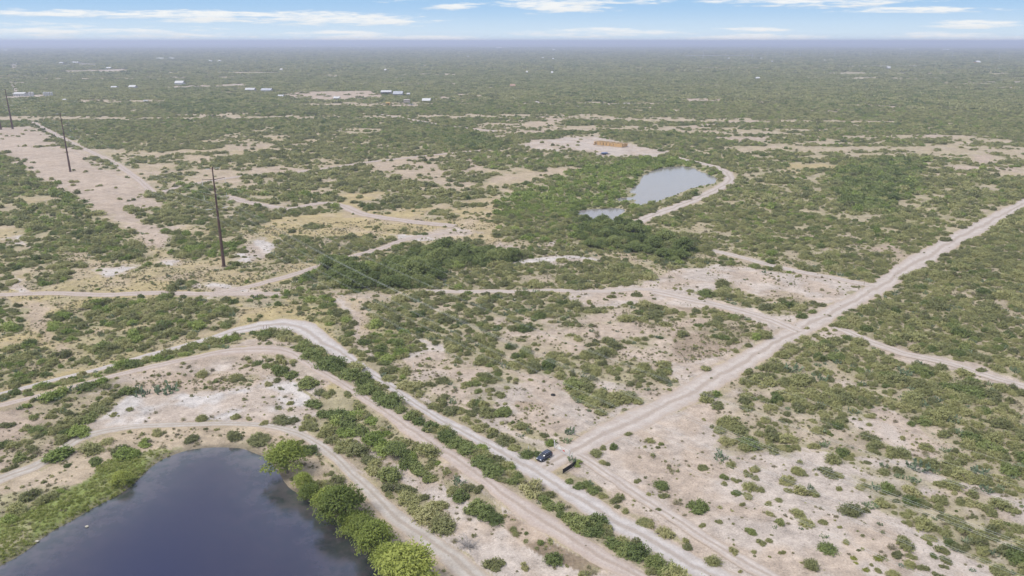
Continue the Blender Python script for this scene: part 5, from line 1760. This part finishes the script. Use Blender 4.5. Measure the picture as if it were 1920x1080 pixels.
for xq in (.1, gl * .27, gl * .5, gl * .75, gl - .1):
    part('stile', tubes([((xq, 0, .2), (xq, 0, 1.4), .03, .03)], 6), 'white_paint', gt)
for xq in (-.12, gl + .12):
    part('gate_post', tubes([((xq, 0, -.2), (xq, 0, 1.9), .10, .10), ((xq, 0, 1.9), (xq, 0, 1.97), .10, .03)], 8), 'white_paint', gt)
part('sign', box(gl * .36, -.06, .85, .75, .03, .62), 'sign_white', gt)
part('sign', box(gl * .64, -.06, .80, .62, .03, .30), 'sign_red', gt)
for (a, b, lab) in (((1055, 890), (1072, 879), 'black screened fence panel nearer the caliche road, beside a shrub'), ((1072.6, 878.5), (1079.5, 872.5), 'short black screened fence panel at the foot of the gate side bush')):
    q0, q1 = np.array(gpt(*a)), np.array(gpt(*b))
    ln = float(np.linalg.norm((q1 - q0)[:2]))
    f_ = empty('screen_fence', q0, math.atan2(*(q1 - q0)[1::-1]))
    tag(f_, lab, 'fence', 'black fence panels')
    part('screen', box(ln / 2, 0, .58, ln - .1, .03, .92), 'black_mesh', f_)
    for xq in (0.03, ln - .03):
        part('post', tubes([((xq, .0, -.2), (xq, .0, 1.2), .05, .05)], 6), 'trim', f_)
    for z in (.09, 1.07):
        part('rail', tubes([((.0, 0, z), (ln, 0, z), .025, .025)], 6), 'trim', f_)
for (px, py, hh, lab) in ((991, 850, 1.5, 'lone pale fence post in the shrubs behind the parked car'), (1072, 862, 1.7, 'white post at the gate end beside prickly pear'), (494, 617, 1.3, 'dark fence post inside the caliche road bend, first of a trio'), (500, 617, 1.4, 'dark fence post inside the caliche road bend, middle of a trio'), (505, 618, 1.2, 'dark fence post inside the caliche road bend, last of a trio'), (1620, 534, 2.0, 'grey fence post where the clearing meets the straight dirt road'), (851, 432, 1.8, 'lone post on the whitish bare patch'), (818, 431, 1.8, 'short post at the edge of the whitish bare patch'), (775, 690, 1.7, 'pale post in the scrub near the caliche road bend')):
    b = gpt(px, py)
    e = empty('fence_post', b)
    tag(e, lab, 'post', 'single fence posts')
    mt = 'white_paint' if 'pale' in lab or 'white' in lab.split() else 'post'
    part('shaft', tubes([((0, 0, -.2), (.03, .02, hh), .08, .07)], 7), mt, e)
    part('top', tubes([((.03, .02, hh), (.03, .02, hh + .05), .07, .02)], 7), mt, e)
# tyre lying in the open
b = gpt(1037, 743)
S = 16
th = np.arange(S) * 2 * np.pi / S
prof = [(.28, 0), (.55, .02), (.62, .12), (.55, .24), (.30, .25)]
V = np.concatenate([np.c_[np.cos(th) * r, np.sin(th) * r, np.full(S, zq)] for r, zq in prof])
j = np.arange(S)
Q = np.concatenate([np.c_[i * S + j, i * S + (j + 1) % S, ((i + 1) % 5) * S + (j + 1) % S, ((i + 1) % 5) * S + j] for i in range(5)])
o = link('old_tyre', np_mesh('old_tyre', V, Q, [M['rubber']], smooth=True))
o.location = b
tag(o, 'old black tyre lying flat on bare soil in the scrub', 'tyre')
# fallen branch by the gate
b = gpt(1068, 812)
br_ = empty('fallen_branch', b, -.75)
tag(br_, 'long dry fallen branch lying by the dirt road near the gate', 'branch')
part('limb', tubes([((-1.6, .1, .12), (0, 0, .16), .05, .09), ((0, 0, .16), (1.6, -.15, .14), .09, .08), ((1.6, -.15, .14), (3.0, .05, .10), .08, .05)], 6), 'dead', br_, True)
part('twig', tubes([((.2, 0, .16), (.9, .7, .35), .05, .02), ((-.8, .05, .14), (-1.5, .6, .3), .04, .015)], 5), 'dead', br_)
# white rock/floats on the pond shore
M['stone'] = simple_mat('pale_stone', (.36, .33, .26), 0.85)
for (px, py, lab) in ((70, 1015, 'pale stone at the grassy edge of the dark pond'), (388, 551, 'white stone beside the track across dry grass'), (163, 987, 'small pale stone in the pond shallows')):
    x, y = unproj(px, py, -.6)
    bm = bmesh.new()
    bmesh.ops.create_icosphere(bm, subdivisions=2, radius=.28)
    rg = random.Random(px)
    for v_ in bm.verts:
        v_.co = Vector((v_.co.x * 1.3, v_.co.y, v_.co.z * .6)) * rg.uniform(.85, 1.12)
    me = bpy.data.meshes.new('stone')
    bm.to_mesh(me)
    bm.free()
    me.materials.append(M['stone'])
    o = link('stone', me)
    hz_ = float(height(np.array([float(x)]), np.array([float(y)]))[0])
    o.location = (float(x), float(y), max(hz_, WATER_Z) + .1)
    tag(o, lab, 'stone')

# ------------------------------------------------------------------ house under construction
M['osb'] = simple_mat('sheathing_board', (.46, .29, .13), 0.85, var=.25, scale=.8)
M['lumber'] = simple_mat('new_lumber', (.50, .36, .20), 0.8, var=.2, scale=2)
M['slab'] = simple_mat('concrete_slab', (.36, .335, .31), 0.9)
h0, h1 = np.array(gpt(1114, 272)), np.array(gpt(1166, 277))
hl = float(np.linalg.norm((h1 - h0)[:2]))
hb = empty('timber_house', h0, math.atan2(*(h1 - h0)[1::-1]))
tag(hb, 'orange timber house frame without a roof on a pale building pad', 'house')
HD, HH = 9.0, 2.6
part('slab', box(hl / 2, HD / 2, .12, hl + .8, HD + .8, .3), 'slab', hb)


def frame_wall(x0, y0, x1, y1, openings):
    ln = math.hypot(x1 - x0, y1 - y0)
    a = math.atan2(y1 - y0, x1 - x0)
    def at_(s_):
        return x0 + math.cos(a) * s_, y0 + math.sin(a) * s_
    st = []
    n = max(2, int(ln / .8))
    for i in range(n + 1):
        px_, py_ = at_(ln * i / n)
        st.append(box(px_, py_, .27 + HH / 2, .09, .14, HH, a))
    mx, my = at_(ln / 2)
    for z in (.33, .27 + HH - .06, .27 + HH + .07):
        st.append(box(mx, my, z, ln, .15, .10, a))
    fw = part('stud_wall', st, 'lumber', hb)
    fw['kind'] = 'stuff'
    edges = [0.0]
    for (s0, s1, zb, zt) in openings:
        edges += [s0, s1]
    edges.append(ln)
    off = (math.sin(a) * .1, -math.cos(a) * .1)
    for i in range(0, len(edges), 2):
        s0, s1 = edges[i], edges[i + 1]
        if s1 - s0 > .1:
            px_, py_ = at_((s0 + s1) / 2)
            part('sheathing_board', box(px_ + off[0], py_ + off[1], .27 + HH * .5, s1 - s0, .03, HH * .98, a), 'osb', hb)
    for (s0, s1, zb, zt) in openings:
        px_, py_ = at_((s0 + s1) / 2)
        if zb > .1:
            part('sheathing_board', box(px_ + off[0], py_ + off[1], .27 + zb / 2, s1 - s0 - .02, .03, zb, a), 'osb', hb)
        part('sheathing_board', box(px_ + off[0], py_ + off[1], .27 + (zt + HH) / 2, s1 - s0 - .02, .03, HH - zt, a), 'osb', hb)


frame_wall(0, 0, hl, 0, [(.6, 3.4, 0, 2.9), (5.4, 6.9, .9, 2.3), (8.6, 10.0, 0, 2.5), (11.6, 13.0, .9, 2.3), (15.0, 16.2, 0, 2.5), (18.4, 19.9, .9, 2.3)])
frame_wall(hl, 0, hl, HD, [(2.0, 3.5, .9, 2.3), (7.5, 9, .9, 2.3)])
frame_wall(hl, HD, 0, HD, [(3, 5, .9, 2.3), (10, 12, 0, 2.5), (16, 18, .9, 2.3)])
frame_wall(0, HD, 0, 0, [(2.5, 5.5, 0, 2.9), (8, 10, .9, 2.3)])
frame_wall(0, HD * .45, hl, HD * .45, [(3, 5, 0, 2.5), (9, 11, 0, 2.5), (14, 17, 0, 2.5)])
for q in (.28, .55, .78):
    frame_wall(hl * q, .2, hl * q, HD - .2, [(4, 5.2, 0, 2.4)])
M['tarp'] = simple_mat('blue_tarp', (.10, .14, .24), 0.6)
M['grey_box'] = simple_mat('grey_pickup', (.42, .43, .46), 0.45)
b = gpt(1134, 290)
tp = empty('flatbed_trailer', b, .25)
tag(tp, 'flatbed trailer with a dark blue tarp on the building pad', 'trailer')
part('bed', box(0, 0, .75, 7.5, 2.3, .25), 'trim', tp)
part('tarp_load', box(-.3, 0, 1.35, 5.2, 2.0, .95), 'tarp', tp).modifiers.new('b', 'BEVEL').width = .3
part('drawbar', tubes([((3.7, 0, .7), (5.2, 0, .6), .08, .06)], 6), 'trim', tp)
for sx in (-1.2, .2):
    for sd in (-1, 1):
        part('wheel', tubes([((sx, sd * 1.0, .4), (sx, sd * 1.3, .4), .4, .4), ((sx, sd * 1.3, .4), (sx, sd * 1.31, .4), .4, .02)], 12), 'rubber', tp)

# ------------------------------------------------------------------ far buildings
M['metal_roof'] = simple_mat('metal_roof', (.42, .41, .40), 0.8, metal=0, scale=.3)
M['blue_roof'] = simple_mat('bluish_roof', (.33, .335, .35), 0.8, scale=.3)
M['white_roof'] = simple_mat('white_roof', (.47, .46, .44), 0.85, scale=.3)
M['tan_roof'] = simple_mat('tan_roof', (.30, .19, .13), 0.7, scale=.3)
M['beige'] = simple_mat('beige_wall', (.45, .39, .345), 0.8, scale=.4)
M['white_wall'] = simple_mat('white_wall', (.46, .45, .43), 0.7, scale=.4)
M['grey_wall'] = simple_mat('grey_wall', (.28, .28, .29), 0.7, scale=.4)
M['yellow_wall'] = simple_mat('yellow_wall', (.46, .31, .11), 0.7, scale=.4)
M['pink_wall'] = simple_mat('pink_wall', (.38, .24, .18), 0.8, scale=.4)
M['dark_glass'] = simple_mat('dark_window', (.03, .035, .04), 0.2)


def house(px, py, wpx, dp, hw, wall, roof, name, label, cat, rise=.30, open_front=False, rz=0.0):
    b = gpt(px, py)
    depth = b[1] * CT + HC * ST
    wd = wpx * depth / F * .85
    hw *= .85
    e = empty(name, b, rz)
    tag(e, label, cat)
    d2 = dp
    if open_front:
        for sx in (-.48, -.16, .16, .48):
            part('post', tubes([((sx * wd, -d2 * .48, 0), (sx * wd, -d2 * .48, hw), .15, .15)], 6), wall, e)
        part('wall', [box(0, d2 * .48, hw / 2, wd, .2, hw)], wall, e)
        for sd in (-1, 1):
            part('wall', box(sd * wd * .49, 0, hw / 2, .2, d2 * .9, hw), wall, e)
    else:
        part('wall', box(0, 0, hw / 2, wd, d2, hw), wall, e)
        dr = part('door', box(wd * .08, -d2 / 2 - .03, 1.1, 1.1, .08, 2.2), 'dark_glass', e)
        part('handle', box(wd * .08 + .4, -d2 / 2 - .09, 1.05, .12, .05, .05), 'chrome', dr)
        for sx in (-.34, -.14, .32):
            wn = part('window', box(sx * wd, -d2 / 2 - .02, 1.6, min(1.6, wd * .12), .07, 1.2), 'white_wall', e)
            part('pane', box(sx * wd, -d2 / 2 - .06, 1.6, min(1.4, wd * .10), .03, 1.0), 'dark_glass', wn)
    ov = .5
    x_, y_ = wd / 2 + ov, d2 / 2 + ov
    rz_ = d2 * rise
    V = np.array([(-x_, -y_, hw), (x_, -y_, hw), (x_, 0, hw + rz_), (-x_, 0, hw + rz_), (-x_, y_, hw), (x_, y_, hw),
                  (-x_, -y_, hw - .18), (x_, -y_, hw - .18), (-x_, y_, hw - .18), (x_, y_, hw - .18), (-x_, 0, hw + rz_ - .2), (x_, 0, hw + rz_ - .2)], float)
    Q = np.array([(0, 1, 2, 3), (3, 2, 5, 4), (0, 6, 7, 1), (4, 5, 9, 8), (6, 10, 11, 7), (10, 8, 9, 11), (0, 3, 10, 6), (3, 4, 8, 10), (1, 7, 11, 2), (2, 11, 9, 5)])
    part('roof', (V, Q), roof, e)
    return e


house(725, 177, 22, 16, 5.0, 'grey_wall', 'metal_roof', 'metal_barn', 'open grey barn with a pale metal roof beside the bluish roofed barn', 'barn', .16, True)
house(747, 180, 20, 18, 4.5, 'grey_wall', 'blue_roof', 'metal_barn', 'long barn with bluish metal roof behind the beige house', 'barn', .22)
house(763, 194, 12, 9, 6.5, 'beige', 'beige', 'beige_house', 'two storey flat beige house on a bare pink yard', 'house', .04)
house(800, 191, 17, 16, 2.8, 'grey_wall', 'white_roof', 'white_shed', 'low shed with bright white roof near the beige house', 'shed', .18, True)
house(728, 197, 8, 6, 4.2, 'yellow_wall', 'yellow_wall', 'yellow_shed', 'small yellow shed alone in brush below the barns', 'shed', .10)
house(771, 197, 9, 5, 1.8, 'white_wall', 'white_roof', 'white_trailer', 'low white trailer in front of the beige house', 'trailer', .05)
house(766, 180, 6, 8, 4.0, 'white_wall', 'metal_roof', 'white_shed', 'small white shed at the end of the bluish barn', 'shed', .2)
house(961, 164, 11, 9, 4.0, 'pink_wall', 'tan_roof', 'brown_house', 'lone reddish brown house in the far brush', 'house', .35)
house(527, 183, 11, 8, 3.0, 'grey_wall', 'metal_roof', 'grey_house', 'small grey house at the edge of the bare far yard', 'house', .25)
house(632, 187, 12, 9, 3.2, 'white_wall', 'white_roof', 'white_house', 'white house at the lower edge of the bare far yard', 'house', .25)
house(470, 171, 20, 12, 3.5, 'grey_wall', 'metal_roof', 'grey_house', 'long grey house beside a bluish roofed shed far off', 'house', .25)
house(501, 172, 22, 14, 3.5, 'white_wall', 'blue_roof', 'blue_roof_shed', 'bluish roofed shed beside the long grey house', 'shed', .22)
house(338, 160, 18, 14, 6.0, 'white_wall', 'white_roof', 'white_house', 'big white house at the end of a far sandy strip', 'house', .28)
house(250, 166, 14, 12, 4.0, 'white_wall', 'white_roof', 'white_house', 'white house alone in the green plain', 'house', .25)
house(215, 166, 12, 9, 3.0, 'beige', 'metal_roof', 'beige_house', 'low beige house left alone near a white house', 'house', .22)
house(122, 190, 6, 5, 3.0, 'white_wall', 'white_roof', 'white_shed', 'tiny white shed in brush near the white tanks', 'shed', .2)
house(274, 191, 8, 5, 2.5, 'white_wall', 'white_roof', 'white_trailer', 'white trailer at the end of a thin sandy line', 'trailer', .1)
house(40, 180, 24, 14, 5.0, 'white_wall', 'white_roof', 'white_shed', 'wide white shed between two steel poles and white tanks', 'shed', .12)
house(1420, 149, 8, 12, 4.0, 'white_wall', 'white_roof', 'white_house', 'white house deep in the far brush', 'house', .2)
house(1665, 130, 7, 14, 6.0, 'white_wall', 'metal_roof', 'white_barn', 'white barn far out on the plain', 'barn', .3)
house(1832, 119, 9, 22, 6.0, 'yellow_wall', 'white_roof', 'pale_barn', 'pale yellow barn near the horizon', 'barn', .25)
for q, (px, py, wq) in enumerate([(723, 134, 4), (1035, 139, 4), (988, 138, 3), (1018, 110, 4), (1037, 112, 4), (877, 107, 4), (301, 111, 16), (322, 111, 12), (395, 116, 6), (412, 116, 6), (116, 120, 8), (142, 119, 14), (205, 130, 10), (1366, 111, 4), (1427, 111, 4), (1546, 115, 4), (1447, 117, 3), (936, 91, 14), (1038, 95, 6), (1690, 94, 10), (1773, 95, 12), (528, 133, 5), (12, 96, 8), (572, 88, 5)]):
    b = gpt(px, py)
    house(px, py, wq, 14 if py > 105 else 30, 5.0 if py > 105 else 9.0, 'white_wall', 'white_roof', 'far_building', 'tiny white building far off on the hazy plain', 'building', .2)['group'] = 'far white buildings'
# tank battery
for q, px in enumerate((84, 88.5, 93, 97.5, 57, 62)):
    b = gpt(px, 181.5)
    e = empty('storage_tank', b)
    tag(e, 'white upright storage tank in a row at the far left corridor end' if q < 4 else 'white upright storage tank next to the wide white shed', 'tank', 'row of white tanks' if q < 4 else 'tanks by the shed')
    part('shell', tubes([((0, 0, 0), (0, 0, 7.0), 1.9, 1.9)], 16), 'white_wall', e, True)
    part('lid', tubes([((0, 0, 7.0), (0, 0, 7.7), 1.95, .15)], 16), 'white_roof', e)
    part('ladder', [box(-.2, -1.98, 3.5, .05, .06, 7.0), box(.2, -1.98, 3.5, .05, .06, 7.0)] + [box(0, -1.98, .5 + i * .5, .4, .05, .05) for i in range(13)], 'farpole', e)

# ------------------------------------------------------------------ haze
bm = bmesh.new()
bmesh.ops.create_cube(bm, size=1.0)
for v_ in bm.verts:
    v_.co = (v_.co.x * 90000, v_.co.y * 90000, (v_.co.z + .5) * (HC + 16 + 6) - 6)
hm = bpy.data.meshes.new('haze')
bm.to_mesh(hm)
bm.free()
m, t = new_mat('haze')
pv = t.n('ShaderNodeVolumePrincipled')
pv.inputs['Color'].default_value = (.66, .71, .86, 1)
pv.inputs['Density'].default_value = 0.00016
pv.inputs['Anisotropy'].default_value = 0.15
o = t.n('ShaderNodeOutputMaterial')
t.l(pv.outputs[0], o.inputs['Volume'])
hm.materials.append(m)
tag(link('haze', hm), 'thin bluish haze over the plain', 'haze', kind='stuff')
